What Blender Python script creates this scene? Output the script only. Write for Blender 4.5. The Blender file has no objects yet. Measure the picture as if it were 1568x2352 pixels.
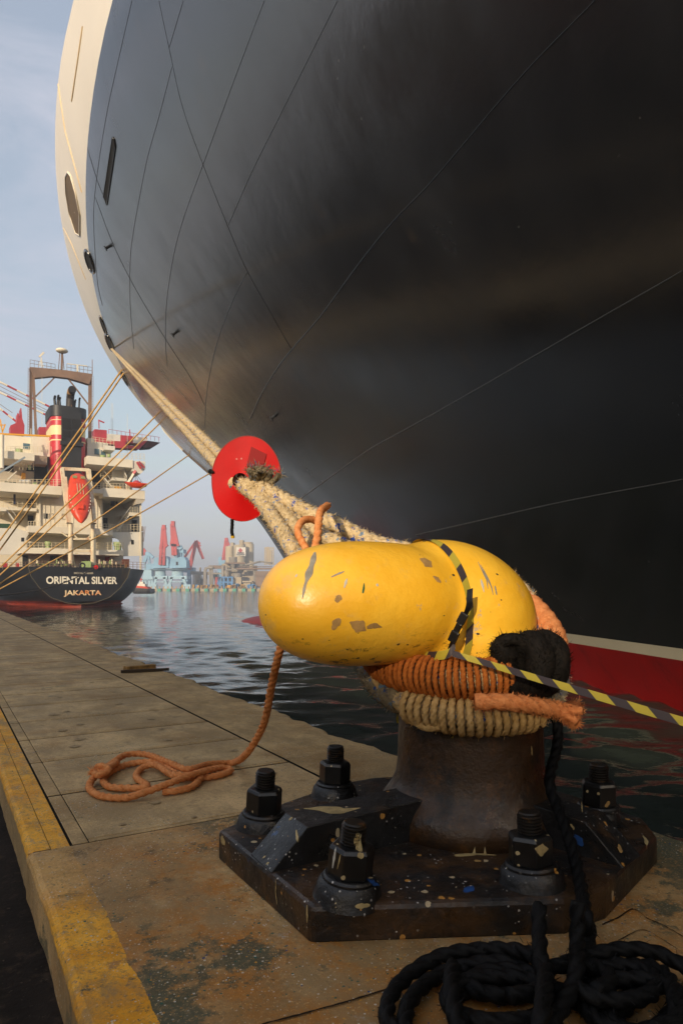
import bpy, bmesh, math, random
import numpy as np
from mathutils import Vector, Matrix
from mathutils.bvhtree import BVHTree
R = math.radians
random.seed(7)
rng = np.random.default_rng(11)
scn = bpy.context.scene
col = scn.collection

# ------------------------------------------------------------ camera
CAMZ = 0.9                       # eye height above the quay deck (z = 0)
WATER = -1.5
cam_d = bpy.data.cameras.new('camera')
cam = bpy.data.objects.new('camera', cam_d); col.objects.link(cam)
cam.location = (0, 0, CAMZ); cam.rotation_euler = (R(90), 0, 0)
cam_d.sensor_fit = 'HORIZONTAL'; cam_d.sensor_width = 36; cam_d.lens = 36
cam_d.shift_y = 0.1115
cam_d.clip_start = 0.05; cam_d.clip_end = 12000
scn.camera = cam

# ------------------------------------------------------------ light
SUN_AZ = Vector((-0.32, -0.947)); SUN_EL = R(14)
sv = Vector((SUN_AZ.x*math.cos(SUN_EL), SUN_AZ.y*math.cos(SUN_EL), math.sin(SUN_EL)))
sl = bpy.data.lights.new('sun', 'SUN'); sl.energy = 3.4; sl.angle = R(0.6); sl.color = (1, .83, .62)
so = bpy.data.objects.new('sun', sl); col.objects.link(so)
so.rotation_euler = sv.to_track_quat('Z', 'Y').to_euler()
w = bpy.data.worlds.new('World'); scn.world = w; w.use_nodes = True
nt = w.node_tree; nt.nodes.clear()
def wn(t, **k):
    n = nt.nodes.new(t)
    for a, b in k.items(): setattr(n, a, b)
    return n
sky = wn('ShaderNodeTexSky', sky_type='NISHITA', sun_disc=False, sun_elevation=SUN_EL,
         sun_rotation=math.atan2(SUN_AZ.x, SUN_AZ.y), air_density=1.4, dust_density=3.0, ozone_density=1.6)
tc = wn('ShaderNodeTexCoord'); mp = wn('ShaderNodeMapping'); mp.inputs['Scale'].default_value = (1.1, 1.1, 3.4)
mp.inputs['Rotation'].default_value = (0.25, 0.35, 0)
ns = wn('ShaderNodeTexNoise'); ns.inputs['Scale'].default_value = 2.1; ns.inputs['Detail'].default_value = 8
ns.inputs['Roughness'].default_value = .62; ns.inputs['Distortion'].default_value = .6
cr = wn('ShaderNodeValToRGB'); cr.color_ramp.elements[0].position = .42; cr.color_ramp.elements[1].position = .62
cr.color_ramp.elements[0].color = (.45, .45, .45, 1); cr.color_ramp.elements[1].color = (.95, .95, .95, 1)
mx = wn('ShaderNodeMix', data_type='RGBA'); mx.inputs[7].default_value = (3.0, 3.13, 3.65, 1)
bg = wn('ShaderNodeBackground'); bg.inputs['Strength'].default_value = 0.15
out = wn('ShaderNodeOutputWorld')
L = nt.links.new
L(tc.outputs['Generated'], mp.inputs[0]); L(mp.outputs[0], ns.inputs['Vector']); L(ns.outputs['Fac'], cr.inputs[0])
L(cr.outputs[0], mx.inputs[0]); L(sky.outputs[0], mx.inputs[6]); L(mx.outputs[2], bg.inputs['Color']); L(bg.outputs[0], out.inputs[0])
scn.view_settings.view_transform = 'Standard'; scn.view_settings.look = 'None'
scn.view_settings.exposure = 0.45; scn.view_settings.gamma = 1
scn.cycles.max_bounces = 8; scn.cycles.use_denoising = True
scn.cycles.caustics_reflective = False; scn.cycles.caustics_refractive = False

# ------------------------------------------------------------ coordinates
TH = R(30.5); FX, FY = -math.sin(TH), math.cos(TH); NX, NY = math.cos(TH), math.sin(TH)
def SN(s, n, z=0.0): return Vector((FX*s + NX*n, FY*s + NY*n, z))      # along the quay, across it, up
def P(px, py, Y): return Vector(((px/1568-.5)*Y, Y, CAMZ + (1350-py)/1568*Y))
def ray(px, py): return Vector((px/1568-.5, 1, (1350-py)/1568))
def G(px, py, z=0.0): return P(px, py, (CAMZ-z)*1568/(py-1350))
CAMP = Vector((0, 0, CAMZ))

# ------------------------------------------------------------ objects
def tag(o, label=None, cat=None, group=None, kind=None):
    if label: o['label'] = label
    if cat: o['category'] = cat
    if group: o['group'] = group
    if kind: o['kind'] = kind
    return o
def root(name, loc, label, cat, group=None, rz=0.0):
    o = bpy.data.objects.new(name, None); col.objects.link(o)
    o.location = loc; o.rotation_euler = (0, 0, rz); o.empty_display_size = .1
    return tag(o, label, cat, group)
def wmat(o):
    m = Matrix.Translation(o.location) @ o.rotation_euler.to_matrix().to_4x4()
    return wmat(o.parent) @ m if o.parent else m
def inv(o): return wmat(o).inverted()
def copy_tree(o, parent=None):
    c = o.copy(); col.objects.link(c); c.parent = parent
    for ch in [x for x in col.objects if x.parent == o]: copy_tree(ch, c)
    return c

class MB:
    """collects vertices and faces, links them as one mesh object"""
    def __init__(s): s.v = []; s.f = []; s.uv = {}
    def add(s, vs, fs, uvs=None):
        b = len(s.v); s.v.extend([tuple(v) for v in vs])
        for k, f in enumerate(fs):
            if uvs is not None: s.uv[len(s.f)] = uvs[k]
            s.f.append(tuple(b+i for i in f))
        return s
    def box(s, c, d, rot=None):
        c = Vector(c); h = [x/2 for x in d]
        vs = [Vector((x*h[0], y*h[1], z*h[2])) for x in (-1, 1) for y in (-1, 1) for z in (-1, 1)]
        if rot is not None: vs = [rot @ v for v in vs]
        return s.add([c+v for v in vs], [(0,1,3,2),(4,6,7,5),(0,4,5,1),(2,3,7,6),(0,2,6,4),(1,5,7,3)])
    def bb(s, x0, x1, y0, y1, z0, z1): return s.box(((x0+x1)/2, (y0+y1)/2, (z0+z1)/2), (abs(x1-x0), abs(y1-y0), abs(z1-z0)))
    def prism(s, lo, hi):
        n = len(lo)
        return s.add(list(lo)+list(hi), [tuple(range(n))[::-1], tuple(range(n, 2*n))] + [(i, (i+1) % n, n+(i+1) % n, n+i) for i in range(n)])
    def cyl(s, a, b, r0, r1=None, n=12, caps=True):
        a, b = Vector(a), Vector(b); r1 = r0 if r1 is None else r1
        d = (b-a).normalized(); q = d.to_track_quat('Z', 'Y').to_matrix()
        ring = [q @ Vector((math.cos(2*math.pi*i/n), math.sin(2*math.pi*i/n), 0)) for i in range(n)]
        vs = [a+v*r0 for v in ring] + [b+v*r1 for v in ring]
        fs = [(i, (i+1) % n, n+(i+1) % n, n+i) for i in range(n)]
        if caps: fs += [tuple(range(n))[::-1], tuple(range(n, 2*n))]
        return s.add(vs, fs)
    def bar(s, a, b, wx, wy=None):
        a, b = Vector(a), Vector(b); wy = wy or wx
        d = b-a; q = d.normalized().to_track_quat('Z', 'X').to_matrix()
        return s.box((a+b)/2, (wx, wy, d.length), q)
    def lathe(s, prof, o=(0, 0, 0), n=24, rot=None):
        o = Vector(o); vs = []
        for r, z in prof:
            for i in range(n):
                v = Vector((r*math.cos(2*math.pi*i/n), r*math.sin(2*math.pi*i/n), z))
                vs.append(o + (rot @ v if rot is not None else v))
        m = len(prof)
        fs = [(k*n+i, k*n+(i+1) % n, (k+1)*n+(i+1) % n, (k+1)*n+i) for k in range(m-1) for i in range(n)]
        fs += [tuple(range(n))[::-1], tuple(range((m-1)*n, m*n))]
        return s.add(vs, fs)
    def ball(s, c, r, n=12, m=8, sc=(1, 1, 1), rot=None):
        c = Vector(c); vs = []
        for k in range(m+1):
            t = math.pi*k/m
            for i in range(n):
                v = Vector((r*sc[0]*math.sin(t)*math.cos(2*math.pi*i/n), r*sc[1]*math.sin(t)*math.sin(2*math.pi*i/n), r*sc[2]*math.cos(t)))
                vs.append(c + (rot @ v if rot is not None else v))
        return s.add(vs, [(k*n+i, k*n+(i+1) % n, (k+1)*n+(i+1) % n, (k+1)*n+i) for k in range(m) for i in range(n)])
    def grid(s, pts, closed_u=False, uv=None):
        h = len(pts); wd = len(pts[0]); vs = [p for r in pts for p in r]; fs = []; us = [] if uv else None
        for j in range(h-1):
            for i in range(wd if closed_u else wd-1):
                i2 = (i+1) % wd
                fs.append((j*wd+i, j*wd+i2, (j+1)*wd+i2, (j+1)*wd+i))
                if uv: us.append([uv[j][i], uv[j][i+1 if closed_u else i2], uv[j+1][i+1 if closed_u else i2], uv[j+1][i]])
        return s.add(vs, fs, us)
    def islands(s):
        par = list(range(len(s.v)))
        def fd(x):
            while par[x] != x: par[x] = par[par[x]]; x = par[x]
            return x
        for f in s.f:
            for i in f[1:]: par[fd(i)] = fd(f[0])
        out = {}
        for f in s.f: out.setdefault(fd(f[0]), []).append(f)
        r = []
        for fs in out.values():
            ids = sorted({i for f in fs for i in f}); mp_ = {i: k for k, i in enumerate(ids)}
            q = MB(); q.v = [s.v[i] for i in ids]; q.f = [tuple(mp_[i] for i in f) for f in fs]; r.append(q)
        return r
    def each(s, name, m, parent=None, **k): return [q.build(name, m, parent, **k) for q in s.islands()]
    def build(s, name, m, parent=None, smooth=False, local=False, bevel=0, label=None, auto=None):
        me = bpy.data.meshes.new(name)
        vs = s.v
        if parent is not None and not local:
            M = inv(parent); vs = [M @ Vector(v) for v in vs]
        me.from_pydata([tuple(v) for v in vs], [], s.f); me.validate(clean_customdata=False)
        if s.uv and len(me.polygons) == len(s.f):
            ul = me.uv_layers.new(name='UVMap')
            for k, us in s.uv.items():
                for li, u in zip(me.polygons[k].loop_indices, us): ul.data[li].uv = u
        bm = bmesh.new(); bm.from_mesh(me); bmesh.ops.recalc_face_normals(bm, faces=bm.faces); bm.to_mesh(me); bm.free()
        if smooth: me.polygons.foreach_set('use_smooth', [True]*len(me.polygons))
        if auto is not None:
            me.polygons.foreach_set('use_smooth', [True]*len(me.polygons)); me.set_sharp_from_angle(angle=R(auto))
        if m is not None: me.materials.append(m)
        o = bpy.data.objects.new(name, me); col.objects.link(o)
        if parent is not None: o.parent = parent
        if bevel:
            b = o.modifiers.new('bevel', 'BEVEL'); b.width = bevel; b.segments = 2; b.limit_method = 'ANGLE'; b.angle_limit = R(35)
        if label: o['label'] = label
        return o

def dens(pts, step):
    r = []
    for (x0, y0), (x1, y1) in zip(pts, pts[1:]):
        n = max(1, int(math.hypot(x1-x0, y1-y0)/step))
        r += [(x0+(x1-x0)*i/n, y0+(y1-y0)*i/n) for i in range(n)]
    return r+[pts[-1]]
def crspline(pts, n=8):
    P_ = [Vector(p) for p in pts]; P_ = [2*P_[0]-P_[1]]+P_+[2*P_[-1]-P_[-2]]; r = []
    for i in range(1, len(P_)-2):
        a, b_, c, d = P_[i-1:i+3]
        for k in range(n):
            t_ = k/n
            r.append(.5*((2*b_)+(c-a)*t_+(2*a-5*b_+4*c-d)*t_*t_+(3*b_-a-3*c+d)*t_**3))
    return r+[P_[-2]]
def tube(b, pts, r, n=6):
    pts = [Vector(p) for p in pts]; rows = []; up = None
    for i, p in enumerate(pts):
        d = (pts[min(i+1, len(pts)-1)]-pts[max(i-1, 0)]).normalized()
        up = (up - d*up.dot(d)).normalized() if up is not None and (up - d*up.dot(d)).length > 1e-6 else d.orthogonal().normalized()
        e = d.cross(up); rr = r(i/(len(pts)-1)) if callable(r) else r
        rows.append([p+(up*math.cos(6.2832*k/n)+e*math.sin(6.2832*k/n))*rr for k in range(n)])
    b.grid(rows, closed_u=True); return b
# ------------------------------------------------------------ materials
def hexc(h):
    h = h.lstrip('#'); c = [int(h[i:i+2], 16)/255 for i in (0, 2, 4)]
    return tuple((x/12.92 if x <= .04045 else ((x+.055)/1.055)**2.4) for x in c)
class NT:
    def __init__(s, name):
        s.m = bpy.data.materials.new(name); s.m.use_nodes = True; s.t = s.m.node_tree; s.t.nodes.clear()
        s.o = s.n('ShaderNodeOutputMaterial'); s.b = s.n('ShaderNodeBsdfPrincipled'); s.l(s.b.outputs[0], s.o.inputs[0])
        s.tc = s.n('ShaderNodeTexCoord'); s.co = s.tc.outputs['Object']
    def n(s, t, **k):
        x = s.t.nodes.new(t)
        for a, b in k.items(): setattr(x, a, b)
        return x
    def l(s, a, b): s.t.links.new(a, b)
    def noise(s, scale, detail=5, rough=.6, stretch=None, dist=0, off=0):
        x = s.n('ShaderNodeTexNoise'); x.inputs['Scale'].default_value = scale; x.inputs['Detail'].default_value = detail
        x.inputs['Roughness'].default_value = rough; x.inputs['Distortion'].default_value = dist
        v = s.n('ShaderNodeMapping'); v.inputs['Scale'].default_value = stretch or (1, 1, 1); v.inputs['Location'].default_value = (off*3.7, off*1.9, off*2.3)
        s.l(s.co, v.inputs[0]); s.l(v.outputs[0], x.inputs['Vector'])
        return x.outputs['Fac']
    def voro(s, scale, stretch=None, off=0):
        x = s.n('ShaderNodeTexVoronoi'); x.inputs['Scale'].default_value = scale
        v = s.n('ShaderNodeMapping'); v.inputs['Scale'].default_value = stretch or (1, 1, 1); v.inputs['Location'].default_value = (off*3.7, off*1.9, off*2.3)
        nz = s.noise(scale*1.6, 2, off=off+5); a = s.n('ShaderNodeMix', data_type='RGBA'); a.blend_type = 'ADD'
        s.l(s.co, v.inputs[0]); s.l(v.outputs[0], x.inputs['Vector'])
        return x
    def ramp(s, fac, lo, hi):
        x = s.n('ShaderNodeMapRange'); x.interpolation_type = 'SMOOTHSTEP'
        x.inputs[1].default_value = lo; x.inputs[2].default_value = hi; s.l(fac, x.inputs[0]); return x.outputs[0]
    def math(s, op, a, b=None):
        x = s.n('ShaderNodeMath', operation=op)
        for i, q in enumerate((a, b)):
            if q is None: continue
            if isinstance(q, (int, float)): x.inputs[i].default_value = q
            else: s.l(q, x.inputs[i])
        return x.outputs[0]
    def mix(s, a, b, fac):
        x = s.n('ShaderNodeMix', data_type='RGBA')
        for i, q in ((6, a), (7, b)):
            if isinstance(q, tuple): x.inputs[i].default_value = (*q, 1)
            else: s.l(q, x.inputs[i])
        if isinstance(fac, (int, float)): x.inputs[0].default_value = fac
        else: s.l(fac, x.inputs[0])
        return x.outputs[2]
    def spots(s, scale, size, keep=.5, off=0, stretch=None):
        x = s.voro(scale, stretch, off); wob = s.noise(scale*2.2, 3, off=off+9)
        d = s.math('ADD', x.outputs['Distance'], s.math('MULTIPLY', s.math('SUBTRACT', wob, .5), .35))
        sep = s.n('ShaderNodeSeparateColor'); s.l(x.outputs['Color'], sep.inputs[0])
        thr = s.math('MULTIPLY', sep.outputs[1], size)
        m = s.math('LESS_THAN', d, thr)
        return s.math('MULTIPLY', m, s.math('LESS_THAN', sep.outputs[0], keep))
def mat(name, base, rough=.6, metal=0.0, layers=(), bump=(), coat=0.0, spec=.5, vary=None, coatr=.1, rvar=None, ior=None):
    """layers: (kind, colour, *args): n = noise mask (scale, lo, hi, stretch, off), s = spots (scale, size, keep, off)"""
    t = NT(name); c = base if isinstance(base, tuple) else hexc(base)
    if vary:
        d = tuple(x*vary[1] for x in c); e = tuple(min(1, x*vary[2]) for x in c)
        c = t.mix(d, e, t.ramp(t.noise(vary[0], 6, .65), .3, .7))
    for k, q in enumerate(layers):
        kind, lc = q[0], (q[1] if isinstance(q[1], tuple) else hexc(q[1]))
        a = q[2:]
        if kind == 'n':
            m = t.ramp(t.noise(a[0], 7, .66, a[3] if len(a) > 3 else None, off=k*1.7+1), a[1], a[2])
            if len(a) > 4: m = t.math('MULTIPLY', m, a[4])
        else: m = t.spots(a[0], a[1], a[2], off=k*2.3+.5, stretch=a[3] if len(a) > 3 else None)
        c = t.mix(c, lc, m)
    if isinstance(c, tuple): t.b.inputs['Base Color'].default_value = (*c, 1)
    else: t.l(c, t.b.inputs['Base Color'])
    t.b.inputs['Roughness'].default_value = rough; t.b.inputs['Metallic'].default_value = metal
    if rvar: 
        x = t.n('ShaderNodeMapRange'); x.inputs[1].default_value = .3; x.inputs[2].default_value = .7
        x.inputs[3].default_value = rvar[1]; x.inputs[4].default_value = rvar[2]; t.l(t.noise(rvar[0], 5), x.inputs[0]); t.l(x.outputs[0], t.b.inputs['Roughness'])
    t.b.inputs['Specular IOR Level'].default_value = spec
    if ior: t.b.inputs['IOR'].default_value = ior
    t.b.inputs['Coat Weight'].default_value = coat; t.b.inputs['Coat Roughness'].default_value = coatr
    prev = None
    for b in bump:   # (scale, strength, distance, stretch)
        x = t.n('ShaderNodeBump'); x.inputs['Strength'].default_value = b[1]; x.inputs['Distance'].default_value = b[2]
        t.l(t.noise(b[0], 5, .6, b[3] if len(b) > 3 else None, off=3), x.inputs['Height'])
        if prev is not None: t.l(prev, x.inputs['Normal'])
        prev = x.outputs['Normal']
    if prev is not None: t.l(prev, t.b.inputs['Normal'])
    return t.m
# ------------------------------------------------------------ water
t = NT('harbour_water')
t.b.inputs['Base Color'].default_value = (.022, .028, .022, 1); t.b.inputs['Roughness'].default_value = .06
t.b.inputs['IOR'].default_value = 1.33
prev = None
for sc, st, ds in ((1.3, .35, .10), (4.5, .28, .03), (14, .16, .008)):
    x = t.n('ShaderNodeBump'); x.inputs['Strength'].default_value = st; x.inputs['Distance'].default_value = ds
    t.l(t.noise(sc, 3, .55, (.7, 1.5, 1), .4, off=sc), x.inputs['Height'])
    if prev is not None: t.l(prev, x.inputs['Normal'])
    prev = x.outputs['Normal']
t.l(prev, t.b.inputs['Normal'])
WATER_M = t.m
rad = [1.6]
while rad[-1] < 9000: rad.append(rad[-1]*(1.011 if rad[-1] < 120 else 1.05 if rad[-1] < 900 else 1.3))
rad = np.array(rad); ang = np.linspace(R(-43), R(58), 420)
Rr, A = np.meshgrid(rad, ang, indexing='ij'); X = Rr*np.sin(A); Y = Rr*np.cos(A); Z = np.zeros_like(X)
for k in range(30):
    wl = 0.30*1.075**k*rng.uniform(.8, 1.2); th = R(262)+rng.normal(0, .50); kk = 2*math.pi/wl
    amp = .0096*wl**.9*rng.uniform(.6, 1.2)
    step = np.where(Rr < 120, Rr*.011, Rr*.06)
    att = np.clip(1.6-step*3.2/wl, 0, 1)
    ph = kk*(X*math.cos(th)+Y*math.sin(th))+rng.uniform(0, 6.28)
    Z += amp*att*(np.sin(ph)+.25*np.sin(2*ph+.6))
Z *= np.clip(1.25-Rr/300, .2, 1)*1.0
nr, na = X.shape
me = bpy.data.meshes.new('harbour_water')
vs = np.stack([X.ravel(), Y.ravel(), (Z+WATER).ravel()], 1)
ii = np.arange(nr*na).reshape(nr, na)
fs = np.stack([ii[:-1, :-1], ii[:-1, 1:], ii[1:, 1:], ii[1:, :-1]], -1).reshape(-1, 4)[:, ::-1]
me.vertices.add(len(vs)); me.vertices.foreach_set('co', vs.ravel()); me.loops.add(fs.size); me.loops.foreach_set('vertex_index', fs.ravel().astype(np.int32))
me.polygons.add(len(fs)); me.polygons.foreach_set('loop_start', np.arange(0, fs.size, 4, dtype=np.int32)); me.polygons.foreach_set('use_smooth', [True]*len(fs)); me.update()
me.materials.append(WATER_M)
o = bpy.data.objects.new('harbour_water', me); col.objects.link(o); o['kind'] = 'structure'
b = MB(); b.add([(-9000, -9000, WATER-.35), (9000, -9000, WATER-.35), (9000, 9000, WATER-.35), (-9000, 9000, WATER-.35)], [(0, 1, 2, 3)])
o = b.build('sea', WATER_M); o['kind'] = 'structure'

# ------------------------------------------------------------ quay
def deck_mat(name, yellow=None, rust=0.0, base='#c4a573'):
    t = NT(name); c0 = hexc(base)
    big = t.ramp(t.noise(1.3, 8, .7), .3, .72)
    c = t.mix(tuple(x*.55 for x in c0), tuple(min(1, x*1.22) for x in c0), big)
    c = t.mix(c, tuple(x*.42 for x in c0), t.ramp(t.noise(7, 9, .75, off=2), .54, .70))
    c = t.mix(c, hexc('#a8977a'), t.math('MULTIPLY', t.ramp(t.noise(26, 6, .8, off=3), .56, .72), .7))
    c = t.mix(c, hexc('#86602f'), t.math('MULTIPLY', t.ramp(t.noise(2.1, 8, .72, off=4), .47 - .04*rust, .66), .55+.2*rust))
    sep = t.n('ShaderNodeSeparateXYZ'); t.l(t.co, sep.inputs[0])
    if rust:
        g = t.n('ShaderNodeVectorMath', operation='DISTANCE'); t.l(t.co, g.inputs[0]); g.inputs[1].default_value = (1.25, 1.75, 0)
        m = t.math('MULTIPLY', t.ramp(t.math('ADD', g.outputs['Value'], t.math('MULTIPLY', t.noise(5, 8, .75, off=8), .9)), 1.70, 1.0), t.ramp(t.noise(4.5, 9, .8, off=6), .40, .60))
        c = t.mix(c, hexc('#b06f22'), t.math('MULTIPLY', m, .95))
        m = t.ramp(t.noise(2.4, 8, .74, off=12), .535, .585)
        c = t.mix(c, hexc('#3d4a3c'), t.math('MULTIPLY', m, .85))
        m = t.math('MULTIPLY', t.ramp(t.noise(4.2, 9, .8, off=15), .60, .66), t.ramp(t.noise(40, 4, .7, off=4), .42, .56))
        c = t.mix(c, hexc('#b5aca0'), m)
        m = t.ramp(t.noise(3.4, 9, .78, off=19), .60, .66)
        c = t.mix(c, hexc('#4a3d2c'), t.math('MULTIPLY', m, .8))
    else:
        c = t.mix(c, hexc('#3f5a4a'), t.math('MULTIPLY', t.ramp(t.noise(1.9, 8, .75, off=11), .60, .66), .7))
    if yellow:
        e = t.math('ADD', sep.outputs[0], t.math('MULTIPLY', t.math('SUBTRACT', t.noise(9, 6, .7, off=7), .5), .035))
        m = t.math('MULTIPLY', t.math('LESS_THAN', e, yellow), t.math('GREATER_THAN', t.math('ADD', sep.outputs[2], t.math('MULTIPLY', t.noise(13, 5, .7, off=17), .05)), -.003))
        chip = t.math('SUBTRACT', 1.0, t.ramp(t.noise(16, 9, .78, off=9), .55, .63))
        chip2 = t.math('SUBTRACT', 1.0, t.ramp(t.noise(62, 5, .7, off=2), .60, .66))
        yc = t.mix(hexc('#d9931c'), hexc('#f5b436'), t.ramp(t.noise(5, 7, .7, off=3), .35, .65))
        if rust: 
            far = t.ramp(t.math('ADD', sep.outputs[1], t.math('MULTIPLY', t.noise(4, 5, off=3), .5)), 2.60, 2.25)
            chip = t.math('MULTIPLY', chip, t.math('ADD', t.math('MULTIPLY', far, .8), .2))
        c = t.mix(c, yc, t.math('MULTIPLY', t.math('MULTIPLY', m, chip), chip2))
    c = t.mix(c, tuple(x*.45 for x in c0), t.math('MULTIPLY', t.ramp(t.noise(75, 5, .8, off=31), .52, .64), .75))
    c = t.mix(c, tuple(min(1, x*1.5) for x in c0), t.math('MULTIPLY', t.ramp(t.noise(110, 4, .8, off=33), .57, .66), .7))
    c = t.mix(c, tuple(x*.55 for x in c0), t.math('MULTIPLY', t.ramp(t.noise(3.1, 9, .8, (1, .45, 1), off=35), .46, .64), .85))
    clus = t.ramp(t.noise(2.6, 4, .6, off=41), .40, .62)
    c = t.mix(c, hexc('#cfc6b4'), t.math('MULTIPLY', t.spots(135, .42, .20, off=1), clus))
    c = t.mix(c, hexc('#241d16'), t.math('MULTIPLY', t.ramp(t.noise(48, 6, .75, off=43), .66, .69), .9))
    c = t.mix(c, hexc('#2d5648'), t.math('MULTIPLY', t.spots(105, .45, .12, off=3), clus))
    c = t.mix(c, hexc('#27406e'), t.math('MULTIPLY', t.spots(85, .35, .04, off=4), clus))
    c = t.mix(c, hexc('#c08a3a'), t.math('MULTIPLY', t.spots(110, .45, .14, off=5), clus))
    t.l(c, t.b.inputs['Base Color'])
    x = t.n('ShaderNodeMapRange'); t.l(t.noise(6, 6, off=2), x.inputs[0]); x.inputs[1].default_value = .3; x.inputs[2].default_value = .7; x.inputs[3].default_value = .62; x.inputs[4].default_value = .9
    t.l(x.outputs[0], t.b.inputs['Roughness']); t.b.inputs['Specular IOR Level'].default_value = .3
    prev = None
    for sc, st, ds in ((5, .35, .02), (38, .55, .006), (120, .45, .002)):
        x = t.n('ShaderNodeBump'); x.inputs['Strength'].default_value = st; x.inputs['Distance'].default_value = ds
        t.l(t.noise(sc, 6, .7, off=sc), x.inputs['Height'])
        if prev is not None: t.l(prev, x.inputs['Normal'])
        prev = x.outputs['Normal']
    t.l(prev, t.b.inputs['Normal'])
    return t.m
M_DECK = deck_mat('deck_concrete'); M_NEAR = deck_mat('stained_deck_concrete', .395, 1.0, '#c3a06c'); M_CURB = deck_mat('yellow_painted_concrete', .5, .0)
M_PLATE = deck_mat('cover_slab_concrete', None, 0, '#c9ab7a')
M_JOINT = mat('joint_dirt', '#15110d', .95, spec=.1)
M_ASPH = mat('apron_asphalt', '#221c17', .95, spec=.15, vary=(3, .6, 1.4), layers=[('n', '#3a3026', 14, .52, .7), ('n', '#4c4236', 60, .62, .7)], bump=[(60, .6, .006), (9, .3, .015)])
def struct(b, name, m, **k):
    o = b.build(name, m, local=True, **k); o.rotation_euler = (0, 0, TH); o['kind'] = 'structure'; return o
S0 = 2.535
b = MB(); b.bb(.285, 2.04, -45, 2.5, -4, -.022); b.bb(.285, 2.04, 2.5005, 130, -4, -.0045); struct(b, 'quay_wall', M_JOINT)
# cast block round the bollard, rounded worn edge
def wear(s): return .018*math.sin(s*3.1)+.012*math.sin(s*9.7+1)+.009*math.sin(s*23+2)
def prof_strip(n0f, n1f, ss, z=0.0, lip0=.0, lip1=.0, zb=-.6):
    rows = []
    for s in ss:
        a, c = n0f(s), n1f(s)
        r = [(a, s, zb)] if lip0 else [(a, s, -.02)]
        if lip0: r += [(a, s, z-lip0), (a+lip0*.3, s, z-lip0*.35), (a+lip0, s, z)]
        else: r += [(a, s, z)]
        if lip1: r += [(c-lip1, s, z), (c-lip1*.3, s, z-lip1*.4), (c, s, z-lip1), (c, s, zb)]
        else: r += [(c, s, z), (c, s, -.02)]
        rows.append(r)
    return rows
ss = [-45, -20, -8, -3]+[-2+.05*i for i in range(int((S0-.006+2)/.05)+1)]+[S0-.006]
b = MB(); b.grid(prof_strip(lambda s: .258+.0035*math.sin(s*7)+.0015*math.sin(s*19)+random.uniform(-.0012, .0012), lambda s: 2.20+.12*(1 if s < 2 else max(0, 1-(s-2)/.5))+wear(s), ss, 0, .02, .03))
b.add([(.258, S0-.006, 0), (2.2, S0-.006, 0), (2.2, S0-.006, -.6), (.258, S0-.006, -.6)], [(0, 1, 2, 3)])
struct(b, 'quay_block', M_NEAR)
ss = [S0+.04*i for i in range(200)]+[S0+8+.4*i for i in range(60)]+[S0+32+4*i for i in range(24)]
b = MB(); b.grid(prof_strip(lambda s: 1.578, lambda s: 2.13+.05*math.exp(-(s-S0)*1.4)+wear(s)*1.2+random.uniform(-.008, .008), ss, -.002, 0, .035)); struct(b, 'quay_edge_strip', M_DECK)
b = MB(); b.grid(prof_strip(lambda s: .258+.002*math.sin(s*5)+random.uniform(-.0012, .0012), lambda s: .330, ss, 0, .02, 0)); struct(b, 'quay_curb', M_CURB)
b = MB(); b.grid(prof_strip(lambda s: .333, lambda s: .393, ss, -.002, 0, 0)); struct(b, 'quay_curb_margin', M_CURB)
# trench cover slabs
edges = [S0, 3.19, 3.83, 4.43, 5.03, 5.72, 6.36, 7.0, 7.67, 8.3, 8.95, 9.6, 10.25, 10.9, 11.6, 12.2, 12.9, 13.6, 14.3, 15.0, 15.8, 16.6, 17.4, 18.3, 19.2, 20.2, 21.3, 22.5, 24, 26, 28, 31, 34, 38, 43, 50, 60, 75, 95, 128]
b = MB(); fr = MB()
for k, (a, c) in enumerate(zip(edges, edges[1:])):
    g = .0115 if k % 3 in (0, 2) else .007
    dz = random.uniform(-.0015, .0)
    b.bb(.46, 1.558, a+g+.03, c-g, -.06, dz)
    fr.bb(.404, .457, a+g, c-g, -.06, dz-.001); fr.bb(.46, 1.558, a+g, a+g+.026, -.06, dz-.001)
struct(b, 'quay_cover_slabs', M_PLATE, bevel=.004); struct(fr, 'quay_slab_frames', M_DECK, bevel=.003)
b = MB()
for s, n in [(2.86, .78), (2.62, 1.12), (3.02, 1.38), (3.42, .70), (3.55, 1.40), (4.1, .66), (4.28, .72), (4.0, 1.16), (4.33, 1.22), (4.6, .67), (4.75, .80), (4.7, 1.25), (5.2, .70), (5.3, .8), (5.45, 1.2), (6.0, .85), (6.1, 1.3), (6.6, .8), (6.8, 1.25), (7.3, .8), (2.66, .60), (2.60, .86)]:
    r = random.uniform(.022, .036)*(.6 if s < 2.7 else 1)
    b.add([(n+r*math.cos(q*.52)*random.uniform(.85, 1.1), s+r*math.sin(q*.52)*random.uniform(.85, 1.1), .003) for q in range(12)], [tuple(range(12))])
struct(b, 'quay_lifting_holes', mat('sandy_filling', '#a58d66', .9, layers=[('n', '#6f5c40', 60, .5, .65)]))
b = MB(); b.bb(-260, .262, -260, 260, -1.0, -.15); struct(b, 'apron', M_ASPH)
# broken timber on the far edge
t_ = root('timber_plank', SN(7.45, 2.0), 'weathered timber plank lying on the quay edge beside the water', 'plank', rz=TH)
M_WOOD = mat('old_timber', '#9a7642', .85, vary=(20, .5, 1.2), bump=[(30, .5, .006, (1, 8, 1))])
b = MB(); b.box((-.12, .06, .03), (.34, .09, .06), Matrix.Rotation(.2, 3, 'Z')); b.build('board', M_WOOD, t_, local=True, bevel=.006)
b = MB(); b.box((-.1, -.09, .018), (.50, .035, .03), Matrix.Rotation(-.12, 3, 'Z')); b.build('batten', mat('dark_timber', '#3a2f22', .9), t_, local=True, bevel=.004)

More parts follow.
